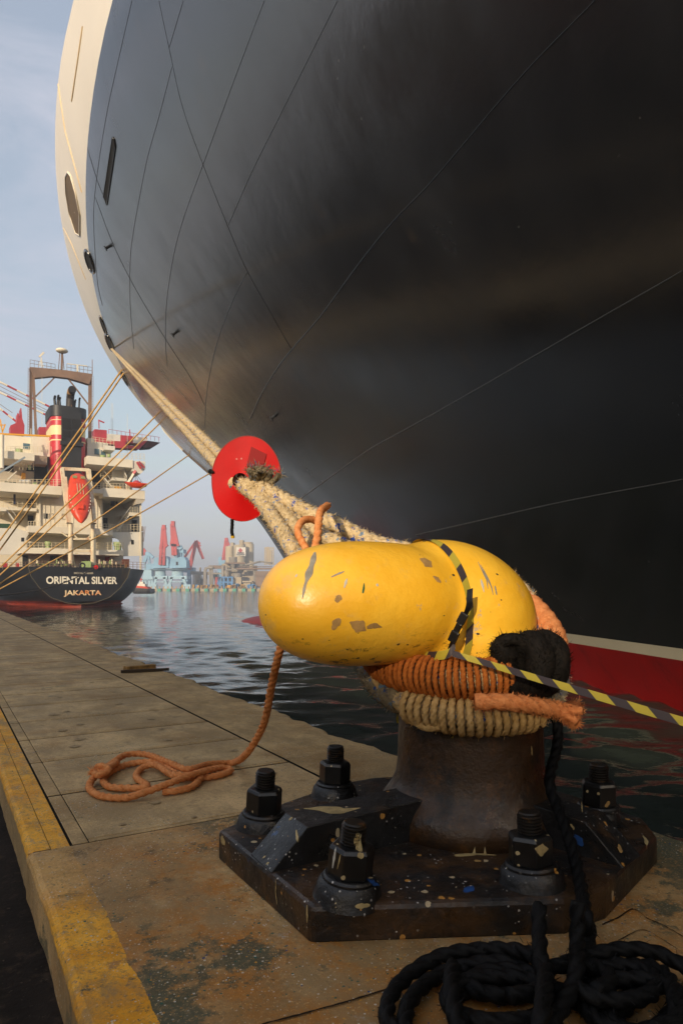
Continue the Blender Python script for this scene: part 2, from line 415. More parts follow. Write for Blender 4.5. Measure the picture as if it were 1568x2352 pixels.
# ------------------------------------------------------------ unseen building added landward of the quay to shade the deck
wh = root('unseen_shade_block', SN(-15, -38, -.15), 'long unseen grey building added landward of the apron to shade the deck', 'unseen_shade_block', rz=TH)
M_CLAD = mat('grey_cladding', '#8b7a66', .7, vary=(.3, .8, 1.1)); M_ROOF = mat('rusty_roof_sheet', '#6d4b36', .7, vary=(.4, .7, 1.1))
HW = 8.34
b = MB(); b.bb(-14, 16, -75, 75, 0, HW-.3); b.build('wall', M_CLAD, wh, local=True)
b = MB(); b.prism([(-14.6, -76, HW-.3), (16.2, -76, HW-.3), (16.2, -76, HW+.1), (1, -76, HW+1.6), (-14.6, -76, HW+.1)], [(-14.6, 76, HW-.3), (16.2, 76, HW-.3), (16.2, 76, HW+.1), (1, 76, HW+1.6), (-14.6, 76, HW+.1)]); b.build('roof', M_ROOF, wh, local=True)
for k in range(-5, 6):
    b = MB(); b.bb(16, 16.15, k*13-2.5, k*13+2.5, 0, 5); b.build('door', mat('red_door', '#7a2a20', .6) if k == -5 else bpy.data.materials['red_door'], wh, local=True)

# cracks and a cold joint in the cast block
def crack(pts, w_):
    b = MB(); q = crspline([G(x, y) for x, y in pts], 8); b.grid([[Vector((p.x+random.uniform(-.002, .002), p.y-w_*(.5+random.random()*.6), .003)), Vector((p.x, p.y+w_*(.5+random.random()*.6), .003))] for p in q])
    o = b.build('deck_crack', M_CRK); o['kind'] = 'structure'
def D6_(x, y): return (815+.48*x, 1850+.48*y)
M_CRK = mat('crack_dirt', '#2e2318', .95, spec=.1)
crack([D6_(*p) for p in ((1180,575),(1260,540),(1330,500),(1400,545),(1480,580),(1600,650))], .0035); crack([D6_(*p) for p in ((1260,650),(1370,600),(1460,640),(1600,730))], .002)
crack([(600,2356),(700,2330),(800,2302),(890,2274)], .0035)
# ------------------------------------------------------------ big ship: hull form from waterlines (s along the quay, n across, camera-relative z)
NC, BEAM = 19.2, 16.53
ZT = np.array([-6, -2.4, 0, 1.7, 4.9, 6.5, 9.3, 12.3, 16.3])
SE = np.array([34, 36, 37.6, 39.6, 44.2, 47.4, 54, 60.8, 69.0])
AT = np.array([1.8, 1.75, 1.5, 1.3, 1.08, 1.02, 1, 1, 1.0])
PT = np.array([1.82, 1.82, 1.85, 1.9, 1.9, 1.88, 1.8, 1.70, 1.66])
LT = np.array([60, 60, 60, 60, 60, 58, 52, 46, 47.0])
def smooth_tab(z, T):
    # gaussian-smoothed interpolation keeps the plating fair
    zs = z + np.linspace(-1.6, 1.6, 9); wg = np.exp(-np.linspace(-1.6, 1.6, 9)**2/1.2)
    return float((np.interp(zs, ZT, T)*wg).sum()/wg.sum())
def wl(z): return smooth_tab(z, SE), smooth_tab(z, AT), smooth_tab(z, PT), smooth_tab(z, LT)
def hb(q, a, p): return BEAM*(1-(1-q**a)**p)
QS = np.concatenate([np.linspace(0, 1, 76)**1.7])
def hull_rows(z0, z1, dz, side):
    rows = []; nz = max(1, int(round((z1-z0)/dz)))
    for k in range(nz+1):
        z = z0+(z1-z0)*k/nz; se, a, p, Ln = wl(z); r = []
        for q in QS:
            y = hb(q, a, p)
            # a soft radius on the stem
            rr = .55; y = math.sqrt(y*y+rr*rr)-rr if y < 6 else y-rr*(1-rr/12)
            r.append(SN(se-q*Ln+0.0, NC-side*y, z+CAMZ))
        for s in (-20, -50, -100):
            r.append(SN(min(s, se-Ln-1), NC-side*(BEAM-.52), z+CAMZ))
        rows.append(r)
    return rows
ship = root('car_carrier', SN(20, NC, WATER), 'huge black hulled ship with cream bulwark towering over the yellow bollard', 'ship')
def blk(name, rough, lay):
    t = NT(name)
    t.b.inputs['Base Color'].default_value = (.012, .012, .0125, 1)
    c = t.mix((.0055, .0058, .0068), (.0085, .0086, .009), t.ramp(t.noise(.35, 5), .35, .65))
    c = t.mix(c, (.05, .036, .024), t.math('MULTIPLY', t.ramp(t.noise(1.2, 8, .7, off=3), .60, .72), .5))
    c = t.mix(c, (.09, .09, .09), t.spots(3.2, .05, .3, off=2))
    t.l(c, t.b.inputs['Base Color'])
    x = t.n('ShaderNodeMapRange'); t.l(t.noise(.55, 6, .65, (1, 1, .4), off=1), x.inputs[0]); x.inputs[1].default_value = .3; x.inputs[2].default_value = .7
    x.inputs[3].default_value = rough[0]; x.inputs[4].default_value = rough[1]; t.l(x.outputs[0], t.b.inputs['Roughness'])
    t.b.inputs['Specular IOR Level'].default_value = .85; t.b.inputs['IOR'].default_value = 1.85
    prev = None
    for sc, st, ds, sx in ((.42, .3, .05, (1, 1, .55)), (1.7, .12, .03, None), (11, .08, .006, None)):
        x = t.n('ShaderNodeBump'); x.inputs['Strength'].default_value = st; x.inputs['Distance'].default_value = ds
        t.l(t.noise(sc, 3, .5, sx, off=sc), x.inputs['Height'])
        if prev is not None: t.l(prev, x.inputs['Normal'])
        prev = x.outputs['Normal']
    t.l(prev, t.b.inputs['Normal'])
    return t.m
M_BLACK = blk('black_hull_paint', (.16, .28), ())
M_CREAM = mat('cream_hull_paint', '#e6dcc8', .38, vary=(.25, .96, 1.02), layers=[('n', '#b9a988', .5, .64, .84, (1, 1, .25), .4)], bump=[(.5, .12, .04)])
M_WHITE = mat('white_stripe_paint', '#c9c1a8', .4, vary=(.5, .9, 1.02))
M_RED = mat('red_boot_topping', '#940f0d', .3, vary=(.4, .75, 1.1), layers=[('n', '#4a0a0a', .8, .5, .75, (1, 1, .3))], bump=[(1.5, .15, .02)])
ZR, ZW, ZP, ZTOP = -1.32, -1.08, 12.6, 16.25
def band(name, z0, z1, dz, m):
    b = MB()
    for side in (1, -1): b.grid(hull_rows(z0, z1, dz, side))
    return b.build(name, m, ship, smooth=True)
hull_o = band('hull_plating', ZW, ZP, .28, M_BLACK)
up_o = band('bulwark', ZP, ZTOP, .3, M_CREAM)
band('waterline_stripe', ZR, ZW, .12, M_WHITE)
band('boot_topping', -5.5, ZR, .3, M_RED)
b = MB(); rp = hull_rows(ZTOP-.8, ZTOP-.8, 1, 1)[0]; rs = hull_rows(ZTOP-.8, ZTOP-.8, 1, -1)[0]
b.grid([rp, rs]); b.build('foredeck', M_CREAM, ship)
b = MB(); b.ball(SN(41, NC, CAMZ-3.7), 1, 20, 14, (1.5, 8.0, 1.9), Matrix.Rotation(TH, 3, 'Z')); b.build('bulbous_bow', mat('bulb_red', '#7c1a20', .5, vary=(.6, .8, 1.1)), ship, smooth=True)
def bvh_of(*objs):
    vs = []; fs = []
    for o in objs:
        o_p = o.parent; M = Matrix.Identity(4)
        if o_p: M = Matrix.Translation(o_p.location) @ o_p.rotation_euler.to_matrix().to_4x4()
        n = len(vs); vs += [M @ v.co for v in o.data.vertices]; fs += [tuple(n+i for i in p.vertices) for p in o.data.polygons]
    return BVHTree.FromPolygons(vs, fs)
HB = bvh_of(hull_o, up_o)
def hit(bvh, px, py):
    h = bvh.ray_cast(CAMP, ray(px, py).normalized())
    return (h[0], (h[1] if h[1].dot(ray(px, py)) < 0 else -h[1])) if h[0] is not None else (None, None)
M_SEAM = mat('weld_seam_paint', '#1e1f22', .3); M_SEAMC = mat('cream_seam_paint', '#d8bf95', .5)
SEAMS = [[(1365,0),(1200,170),(1000,405),(900,510),(820,610),(740,720),(680,790),(640,840),(600,905),(575,960)],
 [(775,0),(700,150),(640,270),(580,390),(525,515)],
 [(607,0),(550,150),(500,285),(467,375),(425,490),(400,580),(383,690),(380,780),(384,840)],
 [(1568,620),(1350,745),(1100,890),(950,975),(850,1030),(780,1080),(690,1145)],
 [(1568,1100),(1300,1150),(1100,1195),(955,1228)],
 [(365,0),(389,112),(418,240),(463,368),(523,518),(567,620),(623,720),(671,804)],
 [(421,0),(388,110)], [(395,152),(367,260),(339,360),(319,460),(305,540),(299,600),(299,700),(307,800)],
 [(303,0),(271,140),(245,260),(223,400),(215,500),(223,640),(235,700)],
 [(219,452),(260,560),(310,660),(379,776),(440,870),(470,930)],
 [(569,620),(539,680),(511,748),(491,815),(475,900),(470,980)],
 [(201,340),(223,412),(243,460)]]
M_SEAML = mat('weld_seam_highlight', '#343432', .35)  # lighter seam copy: bead highlights on dark plating put into the colour
for si_, pts in enumerate(SEAMS):
    q = crspline([(x, y, 0) for x, y in pts], 6); L3 = []
    for v in q:
        h, nn = hit(HB, min(v.x, 1600), v.y)
        if h is not None: L3.append(h-nn*.001)
    if len(L3) > 2:
        b = MB(); tube(b, L3, lambda t_, L3=L3: (.00085 if si_ in (0, 3, 4) else .00045)*max(5.0, min(30, L3[int(t_*(len(L3)-1))].y))+.001, 6); b.build('weld_seam', M_SEAML if si_ in (3, 4) else M_SEAM, ship, smooth=True)
for pts in [[(124,50),(132,180),(150,300),(188,440)], [(105,416),(118,450),(140,510),(165,560),(197,640)], [(190,60),(180,130),(165,230)]]:
    L3 = [h for h in (hit(HB, *p)[0] for p in dens(pts, 12)) if h is not None]
    if len(L3) > 2: b = MB(); tube(b, L3, .03, 5); b.build('weld_seam', M_SEAMC, ship, smooth=True)
# openings: raised rim and panel on the plating, hole shade put into its colour
M_DARK = mat('opening_shade', '#050506', .9); M_RECESS = mat('cream_recess', '#6b5638', .7, vary=(.5, .7, 1.1))
def opening(name, outline, m_in, m_rim, rim=.05, close=True):
    L3 = []; N3 = []
    for p in dens(outline+[outline[0]], 10)[:-1]:
        h, nn = hit(HB, *p)
        if h is not None: L3.append(h); N3.append(nn)
    if len(L3) < 4: return
    nn = sum(N3, Vector())/len(N3); b = MB()
    c = sum(L3, Vector())/len(L3)
    b.add([p+nn*.018 for p in L3]+[c+nn*.018], [(i, (i+1) % len(L3), len(L3)) for i in range(len(L3))])
    o = b.build(name, m_in, ship)
    b = MB(); tube(b, [p+nn*.018 for p in L3]+[L3[0]+nn*.018], rim, 6); b.build('rim', m_rim, o, smooth=True) if False else None
    b2 = MB(); tube(b2, [p+nn*.018 for p in L3]+[L3[0]+nn*.018], rim, 6)
    M = inv(ship); b2.v = [M @ Vector(v) for v in b2.v]; r_ = b2.build('rim', m_rim, None, smooth=True, local=True); r_.parent = o
def ell(cx, cy, a, bb_, rot, n=18):
    r = []
    for k in range(n):
        x, y = a*math.cos(6.2832*k/n), bb_*math.sin(6.2832*k/n)
        r.append((cx+x*math.cos(rot)-y*math.sin(rot), cy+x*math.sin(rot)+y*math.cos(rot)))
    return r
opening('hull_door', [(259,313),(263,318),(266,335),(246,470),(241,455),(238,450)], M_DARK, M_BLACK, .012)
opening('fairlead', [(156,394),(163,402),(175,445),(184,490),(184,540),(175,535),(160,490),(152,440),(151,405)], M_RECESS, M_CREAM, .03)
opening('fairlead', ell(206, 599, 6, 28, -.32), M_DARK, M_BLACK, .05)
opening('fairlead', ell(125, 500, 3.5, 26, -.2), M_RECESS, M_CREAM, .05)
opening('fairlead', ell(130, 542, 3, 19, -.25), M_RECESS, M_CREAM, .05)
opening('fairlead', ell(252, 786, 5, 22, -.42), M_DARK, M_BLACK, .05)
opening('fairlead', ell(237, 745, 2.5, 22, -.35), M_DARK, M_BLACK, .04)
opening('fairlead', ell(287, 868, 3.5, 22, -.5), M_DARK, M_BLACK, .05)
# raised name letters on the cream bulwark, seen at a grazing angle: only strokes can be made out
b = MB()
path = dens([(152,605),(172,665),(192,715),(212,762),(228,795)], 8)
for k, p in enumerate(path):
    h, nn = hit(HB, p[0], p[1]); h2, n2 = hit(HB, p[0]+3.5, p[1]+5); h3, n3 = hit(HB, p[0]-2.5, p[1]+3)
    if h is None or h2 is None or h3 is None: continue
    b.bar(h+nn*.03, h2+nn*.03, .14, .06)
    if k % 2: b.bar(h+nn*.03, h3+nn*.03, .14, .06)
if b.v: b.build('raised_lettering', mat('lettering_cream', '#e6d6b4', .5), ship)
for px, py in [(250, 565), (403, 763), (630, 955)]:
    h, nn = hit(HB, px, py)
    if h is not None:
        b = MB(); b.cyl(h-nn*.018, h+nn*.12, .05, .05, 8); b.cyl(h+nn*.12, h+nn*.15, .09, .09, 8); b.build('hull_lug', M_SEAM, ship)
# ------------------------------------------------------------ bollard
SC, NB = 1.835, 1.602                 # post centre along / across the quay
PC = SN(SC, NB, 0)
def black_iron(name, rust=.5, base=(.0075, .0072, .007), spl=True):
    t = NT(name); c = base
    c = t.mix(base, tuple(x*2.1 for x in base), t.ramp(t.noise(9, 6, .7), .4, .7))
    c = t.mix(c, (.060, .029, .010), t.math('MULTIPLY', t.ramp(t.noise(4.5, 9, .75, off=2), .60-.2*rust, .74-.16*rust), .85))
    c = t.mix(c, (.12, .052, .013), t.math('MULTIPLY', t.ramp(t.noise(13, 8, .78, off=4), .66-.13*rust, .80-.12*rust), .8))
    if spl:
        c = t.mix(c, (.48, .38, .22), t.spots(34, .38, .08, off=1, stretch=(1, 1, .5)))
        c = t.mix(c, (.50, .24, .05), t.spots(38, .36, .12, off=2))
        c = t.mix(c, (.5, .47, .42), t.math('MULTIPLY', t.spots(110, .40, .16, off=3), t.ramp(t.noise(5, 4, off=51), .45, .6)))
        c = t.mix(c, (.02, .07, .19), t.math('MULTIPLY', t.ramp(t.noise(5.5, 6, .7, off=21), .66, .69), .8))
    t.l(c, t.b.inputs['Base Color'])
    x = t.n('ShaderNodeMapRange'); t.l(t.noise(8, 7, .7, off=6), x.inputs[0]); x.inputs[1].default_value = .35; x.inputs[2].default_value = .65; x.inputs[3].default_value = .24; x.inputs[4].default_value = .62
    t.l(x.outputs[0], t.b.inputs['Roughness'])
    prev = None
    for sc, st, ds in ((7, .5, .02), (34, .5, .006), (110, .4, .002)):
        x = t.n('ShaderNodeBump'); x.inputs['Strength'].default_value = st; x.inputs['Distance'].default_value = ds
        t.l(t.noise(sc, 6, .65, off=sc), x.inputs['Height'])
        if prev is not None: t.l(prev, x.inputs['Normal'])
        prev = x.outputs['Normal']
    t.l(prev, t.b.inputs['Normal'])
    return t.m
M_IRON = black_iron('black_cast_iron', .85); M_IRON2 = black_iron('black_iron_paint', .22); M_POST = black_iron('rusty_post_iron', 1.15, spl=False)
M_IRON3 = mat('stud_iron', '#26221e', .45, metal=.4, layers=[('n', '#6a4a26', 30, .56, .7)]); M_NUT = mat('black_nut_paint', '#141414', .32, spec=.6, vary=(14, .5, 1.5), layers=[('n', '#5a3a1c', 22, .63, .70), ('s', '#b8a47a', 70, .45, .12)], bump=[(60, .12, .003)])
def yellow_mat():
    t = NT('yellow_bollard_paint')
    c = t.mix((.86, .445, .018), (.93, .53, .04), t.ramp(t.noise(5, 6, .65), .3, .7))
    c = t.mix(c, (.62, .40, .13), t.math('MULTIPLY', t.ramp(t.noise(6.5, 8, .75, off=3), .54, .68), .6))
    c = t.mix(c, (.45, .37, .25), t.math('MULTIPLY', t.ramp(t.noise(9, 8, .75, off=5), .645, .67), .75))
    sep = t.n('ShaderNodeSeparateXYZ'); t.l(t.co, sep.inputs[0])
    low = t.ramp(sep.outputs[2], .80, .66)
    c = t.mix(c, (.05, .022, .008), t.math('MULTIPLY', t.ramp(t.noise(17, 9, .8, (1, 1, 2.2), off=8), .56, .59), low))
    c = t.mix(c, (.05, .03, .015), t.ramp(t.noise(26, 7, .75, (1, 1, 2), off=9), .685, .695))
    c = t.mix(c, (.04, .03, .02), t.spots(26, .17, .35, off=3, stretch=(1, 1, 1.6)))
    t.l(c, t.b.inputs['Base Color']); t.b.inputs['Roughness'].default_value = .42
    t.b.inputs['Coat Weight'].default_value = .35; t.b.inputs['Coat Roughness'].default_value = .30; t.b.inputs['Coat IOR'].default_value = 1.55
    prev = None
    for sc, st, ds, sx in ((3.5, .25, .03, None), (22, .22, .006, (1, 1, 1.8)), (75, .16, .002, None)):
        x = t.n('ShaderNodeBump'); x.inputs['Strength'].default_value = st; x.inputs['Distance'].default_value = ds
        t.l(t.noise(sc, 6, .62, sx, off=sc), x.inputs['Height'])
        if prev is not None: t.l(prev, x.inputs['Normal'])
        prev = x.outputs['Normal']
    t.l(prev, t.b.inputs['Normal']); t.l(prev, t.b.inputs['Coat Normal'])
    return t.m
M_YEL = yellow_mat()
bol = root('bollard', PC, 'yellow headed black iron bollard bolted to the quay edge, wound with ropes', 'bollard')
# --- base plate (s, n)
PH = .093
poly = [(2.17, .80), (1.53, .81), (1.235, 1.40), (1.235, 1.56), (1.40, 2.02), (1.53, 2.13), (2.14, 2.13), (2.27, 2.02), (2.44, 1.60), (2.44, 1.42), (2.33, 1.12)]
b = MB(); b.prism([SN(s, n, -.01) for s, n in poly], [SN(s, n, PH) for s, n in poly]); b.build('base_plate', M_IRON, bol, bevel=.014)
# --- stiffening ribs
def rib(c0, c1, w, h, sl):
    a = SN(*c0); d = SN(*c1)-a; d.normalize(); e = Vector((-d.y, d.x, 0))*w/2; L = (SN(*c1)-SN(*c0)).length
    pr = [(0, PH), (sl, PH+h), (L, PH+h+.02), (L, PH-.02), (0, PH-.005)]
    b = MB(); b.prism([a+d*x+e+Vector((0, 0, z)) for x, z in pr], [a+d*x-e+Vector((0, 0, z)) for x, z in pr]); b.build('rib', M_IRON2, bol, bevel=.010)
rib((SC+.01, .812), (SC, 1.42), .152, .108, .115)
rib((1.30, 1.76), (1.68, 1.66), .13, .105, .115); rib((2.37, 1.76), (1.99, 1.66), .13, .105, .115)
# --- post
b = MB(); b.lathe([(.325, PH-.01), (.32, PH+.05), (.305, PH+.08), (.275, PH+.12), (.258, PH+.16), (.252, PH+.21), (.249, .40), (.246, .52), (.235, .66), (.2, .70)], PC, 64); b.build('post', M_POST, bol, smooth=True)
# --- head: smooth union of the landward horn, the seaward shoulder and the neck
def sdf_mesh(f, lo, hi, h):
    ax = [np.arange(lo[i], hi[i]+h, h) for i in range(3)]
    Xg, Yg, Zg = np.meshgrid(*ax, indexing='ij'); V = f(Xg, Yg, Zg); sgn = V < 0
    nx, ny, nz = V.shape; acc = np.zeros((nx-1, ny-1, nz-1, 3)); cnt = np.zeros((nx-1, ny-1, nz-1))
    C8 = [(i, j, k) for i in (0, 1) for j in (0, 1) for k in (0, 1)]
    for a in C8:
        for d in range(3):
            if a[d]: continue
            b_ = list(a); b_[d] = 1
            va = V[a[0]:nx-1+a[0], a[1]:ny-1+a[1], a[2]:nz-1+a[2]]; vb = V[b_[0]:nx-1+b_[0], b_[1]:ny-1+b_[1], b_[2]:nz-1+b_[2]]
            cr_ = (va < 0) != (vb < 0); t_ = np.where(cr_, va/np.where(cr_, va-vb, 1), 0)
            for q in range(3): acc[..., q] += np.where(cr_, a[q]+(t_ if q == d else 0), 0)
            cnt += cr_
    act = cnt > 0; idx = -np.ones(act.shape, int); idx[act] = np.arange(act.sum())
    I = np.argwhere(act); pos = (I+acc[act]/cnt[act][:, None])*h+np.array(lo)
    fs = []
    for d in range(3):
        u, v_ = (d+1) % 3, (d+2) % 3
        sl = [slice(1, -1)]*3; sl[d] = slice(0, -1)
        s0 = sgn[tuple(sl)]; sl2 = list(sl); sl2[d] = slice(1, None); s1 = sgn[tuple(sl2)]
        E = np.argwhere(s0 != s1)
        for e in E:
            g = e.copy(); g[u] += 1; g[v_] += 1
            q = []
            for du, dv in ((-1, -1), (0, -1), (0, 0), (-1, 0)):
                c = g.copy(); c[u] += du; c[v_] += dv; q.append(idx[tuple(c)])
            if min(q) >= 0: fs.append(tuple(int(x) for x in q))
    return pos, fs
def elli(X_, Y_, Z_, c, r):
    k0 = np.sqrt(((X_-c[0])/r[0])**2+((Y_-c[1])/r[1])**2+((Z_-c[2])/r[2])**2)
    k1 = np.sqrt(((X_-c[0])/r[0]**2)**2+((Y_-c[1])/r[1]**2)**2+((Z_-c[2])/r[2]**2)**2)
    return k0*(k0-1)/np.maximum(k1, 1e-6)
def smin(a, b_, k): h = np.clip(.5+.5*(b_-a)/k, 0, 1); return b_*(1-h)+a*h-k*h*(1-h)
def head(n, s, z):
    x = np.abs(n-1.19)/.372; r_ = np.sqrt(((s-SC)/.206)**2+((z-.851)/.198)**2)
    A = ((x**2.45+r_**2.45)**(1/2.45)-1)*.2
    B = elli(n, s, z, (1.575, SC, .785), (.268, .222, .24))
    B2 = elli(n, s, z, (1.45, SC, .876), (.25, .155, .186))
    NK = np.maximum(np.sqrt((n-NB)**2+(s-SC)**2)-.235, np.maximum(z-.72, .42-z))
    d = smin(smin(B, B2, .09), NK, .05)
    return smin(A, d, .018)
pos, fs = sdf_mesh(head, (.70, SC-.32, .38), (2.0, SC+.32, 1.12), .0125)
b = MB(); b.add([SN(p[1], p[0], p[2]) for p in pos], fs)
head_o = b.build('head', M_YEL, bol, smooth=True)
m_ = head_o.modifiers.new('fair', 'SMOOTH'); m_.factor = .5; m_.iterations = 4
HD = bvh_of(head_o)
# --- bolts
def bolt(s, n, tilt=(0, 0), turn=0.0, boss=.085):
    o = SN(s, n, PH); rt = Matrix.Rotation(tilt[0], 3, 'X') @ Matrix.Rotation(tilt[1], 3, 'Y')
    b = MB(); b.lathe([(boss*1.12, -.012), (boss*1.02, .012), (boss*.97, .032), (boss*.86, .042)], o, 28, rt); bo = b.build('bolt_boss', M_IRON2, bol, auto=40)
    z = lambda h: o+rt @ Vector((0, 0, h))
    b = MB(); b.lathe([(.070, .036), (.071, .048), (.066, .054)], o, 28, rt); b.build('washer', M_IRON2, bol, auto=40)
    q = rt @ Matrix.Rotation(turn, 3, 'Z')
    b = MB(); b.lathe([(.054, .05), (.0615, .056), (.0615, .122), (.056, .132), (.036, .134)], o, 6, q); nut = b.build('hex_nut', M_NUT, bol, bevel=.0025)
    b = MB(); pr = []; k = 0; zz = .128
    while zz < .186: pr += [(.0335, zz), (.0335, zz+.0022), (.0280, zz+.0050), (.0280, zz+.0064)]; zz += .0086
    pr += [(.0305, zz), (.027, zz+.004)]
    b.lathe(pr, o, 28, rt); b.build('threaded_stud', M_IRON3, bol, auto=30)
bolt(2.13, .945, (.05, .06), .3); bolt(2.305, 1.325, (.0, .03), .9); bolt(1.545, .93, (.03, .09), .15); bolt(1.352, 1.402, (-.02, -.03), .5)
bolt(1.60, 1.985, (0, 0), .25, .07); bolt(2.07, 1.985, (0, 0), .6, .07)
# --- paint drips, scuffs and splashes: thin paint films on the iron
def ribbon(bvh, pts, wid, off=.0012, step=3, nx_=3):
    """a film laid on a surface along a path seen from the quay; wid(t) is its half width in metres"""
    q = dens(pts, step); b = MB(); rows = []
    hs = [hit(bvh, *p) for p in q]; hs = [h for h in hs if h[0] is not None]
    for i, (h, nn) in enumerate(hs):
        d = (hs[min(i+1, len(hs)-1)][0]-hs[max(i-1, 0)][0])
        if d.length < 1e-7: continue
        e = nn.cross(d.normalized()).normalized(); w_ = wid(i/max(1, len(hs)-1)) if callable(wid) else wid
        r = []
        for k in range(nx_):
            p = h+e*w_*(2*k/(nx_-1)-1)+nn*.03; hh = bvh.ray_cast(p, -nn, .08)
            r.append((hh[0] if hh[0] is not None else p-nn*.03)+nn*(off if 0 < k < nx_-1 else off*.5))
        rows.append(r)
    if len(rows) > 1: b.grid(rows)
    return b
def drip(w0): return lambda t_: w0*(.35+.65*math.sin(math.pi*min(1, .12+.88*t_))**.6)*(1+.12*math.sin(t_*23))
M_PGREY = mat('grey_paint_drip', '#8d8778', .6, vary=(30, .75, 1.15)); M_PTAN = mat('tan_paint_scuff', '#a7834c', .7, vary=(30, .7, 1.2)); M_PCREAM = mat('cream_paint', '#b09a68', .6, vary=(30, .7, 1.2))
M_PGREEN = mat('green_paint', '#1f5a3a', .5); M_PWHITE = mat('white_paint', '#b9b5a8', .6); M_PBLUE = mat('blue_paint', '#1d4a86', .6, vary=(25, .5, 1.1))
def film(name, bvh, pts, w_, m, par, **k):
    f0 = w_ if callable(w_) else (lambda t_, c_=w_: c_); ph = random.uniform(0, 6)
    w_ = lambda t_: f0(t_)*max(.08, math.sin(math.pi*min(1, max(0, .04+.92*t_))))**.55*(1+.16*math.sin(t_*8+ph)+.08*math.sin(t_*19+ph))
    k.setdefault('step', 1.2)
    b = ribbon(bvh, pts, w_, **k)
    if b.v: b.build(name, m, par, smooth=True)
film('paint_drip', HD, [(723,1268),(718,1290),(708,1320),(700,1345),(694,1375)], lambda t_: .012*(1-t_*.72)*(1+.18*math.sin(t_*17)), M_PGREY, head_o)
for pts, w_, m in [([(771,1382),(778,1372),(780,1366)], .009, M_PTAN), ([(781,1420),(771,1432),(764,1446)], .011, M_PTAN),
                   ([(803,1428),(815,1434),(828,1440),(840,1448)], lambda t_: .005+.013*math.sin(3.14*t_), M_PTAN), ([(842,1441),(858,1436),(877,1440)], lambda t_: .012*(1-.7*t_), M_PTAN),
                   ([(963,1283),(978,1290),(992,1302)], lambda t_: .006+.018*math.sin(3.14*t_), M_PTAN), ([(994,1323),(1004,1330),(1012,1337)], .008, M_PTAN),
                   ([(834,1351),(832,1362)], .0022, M_PGREEN), ([(836,1338),(834,1362)], .0026, M_PGREEN), ([(797,1328),(793,1340),(790,1350)], .0034, M_PWHITE), ([(867,1340),(865,1346)], .004, M_PWHITE), ([(682,1318),(679,1325)], .003, M_PWHITE),
                   ([(760,1325),(775,1318),(790,1312)], .003, M_PGREY), ([(1097,1290),(1108,1312),(1117,1330),(1120,1352)], .003, M_PGREY), ([(1103,1296),(1118,1325),(1128,1348),(1132,1366)], .0032, M_PGREY), ([(1104,1330),(1108,1345),(1111,1360)], lambda t_: .0045*(1.2-.6*t_), M_PWHITE), ([(1136,1345),(1140,1366)], .0035, M_PGREY)]:
    film('paint_mark', HD, pts, w_, m, head_o)
plate_parts = [o for o in col.objects if o.parent == bol and o.type == 'MESH' and o is not head_o]
BV = bvh_of(*plate_parts)
def scr(zx, zy): return ((800+zx*.4464)*.6272, (2950+zy*.4464)*.6272)
for pts, w_, m in [([(962,345),(950,420),(935,515)], .0042, M_PWHITE), ([(1003,400),(975,520)], .0022, M_PCREAM), ([(727,815),(727,960)], .0042, M_PCREAM), ([(470,600),(470,720),(480,810)], .0024, M_PCREAM), ([(637,200),(650,300)], .0042, M_PCREAM),
                   ([(1150,240),(1135,300),(1165,380)], .010, M_PCREAM), ([(1140,400),(1190,420)], .008, M_PCREAM), ([(1120,828),(1240,818)], .006, M_PCREAM), ([(700,25),(850,25),(1000,45),(1160,20)], lambda t_: .012+.014*math.sin(3.14*t_), M_PCREAM),
                   ([(1215,600),(1235,615),(1320,655)], .006, M_PBLUE), ([(595,95),(590,120)], .008, M_PCREAM), ([(20,265),(55,310)], .014, M_PCREAM), ([(375,415),(375,430)], .006, M_PCREAM), ([(405,465),(400,485)], .006, M_PCREAM)]:
    film('paint_mark', BV, [scr(*p) for p in pts], w_, m, bol, step=2)
def scr2(zx, zy): return ((1700+zx*.5102)*.6272, (2700+zy*.5102)*.6272)
for pts, w_, m in [([(505,800),(555,808),(600,800)], lambda t_: .006+.008*math.sin(3.14*t_), M_PCREAM), ([(740,635),(790,655)], .009, M_PCREAM), ([(790,700),(820,740),(850,780)], .012, M_PBLUE), ([(60,1070),(30,1095),(0,1115)], .012, M_PBLUE), ([(-70,850),(100,838),(230,848)], lambda t_: .014*(1.1-.8*t_), M_PCREAM),
                   ([(1280,705),(1305,740),(1305,800)], .005, M_PCREAM), ([(1110,770),(1120,830)], .008, M_PTAN), ([(840,460),(845,540)], .002, M_PCREAM), ([(1040,460),(1010,500)], .008, M_PTAN), ([(480,60),(484,130)], .004, M_PCREAM), ([(70,885),(120,890)], .008, M_PTAN)]:
    film('paint_mark', BV, [scr2(*p) for p in pts], w_, m, bol, step=2)
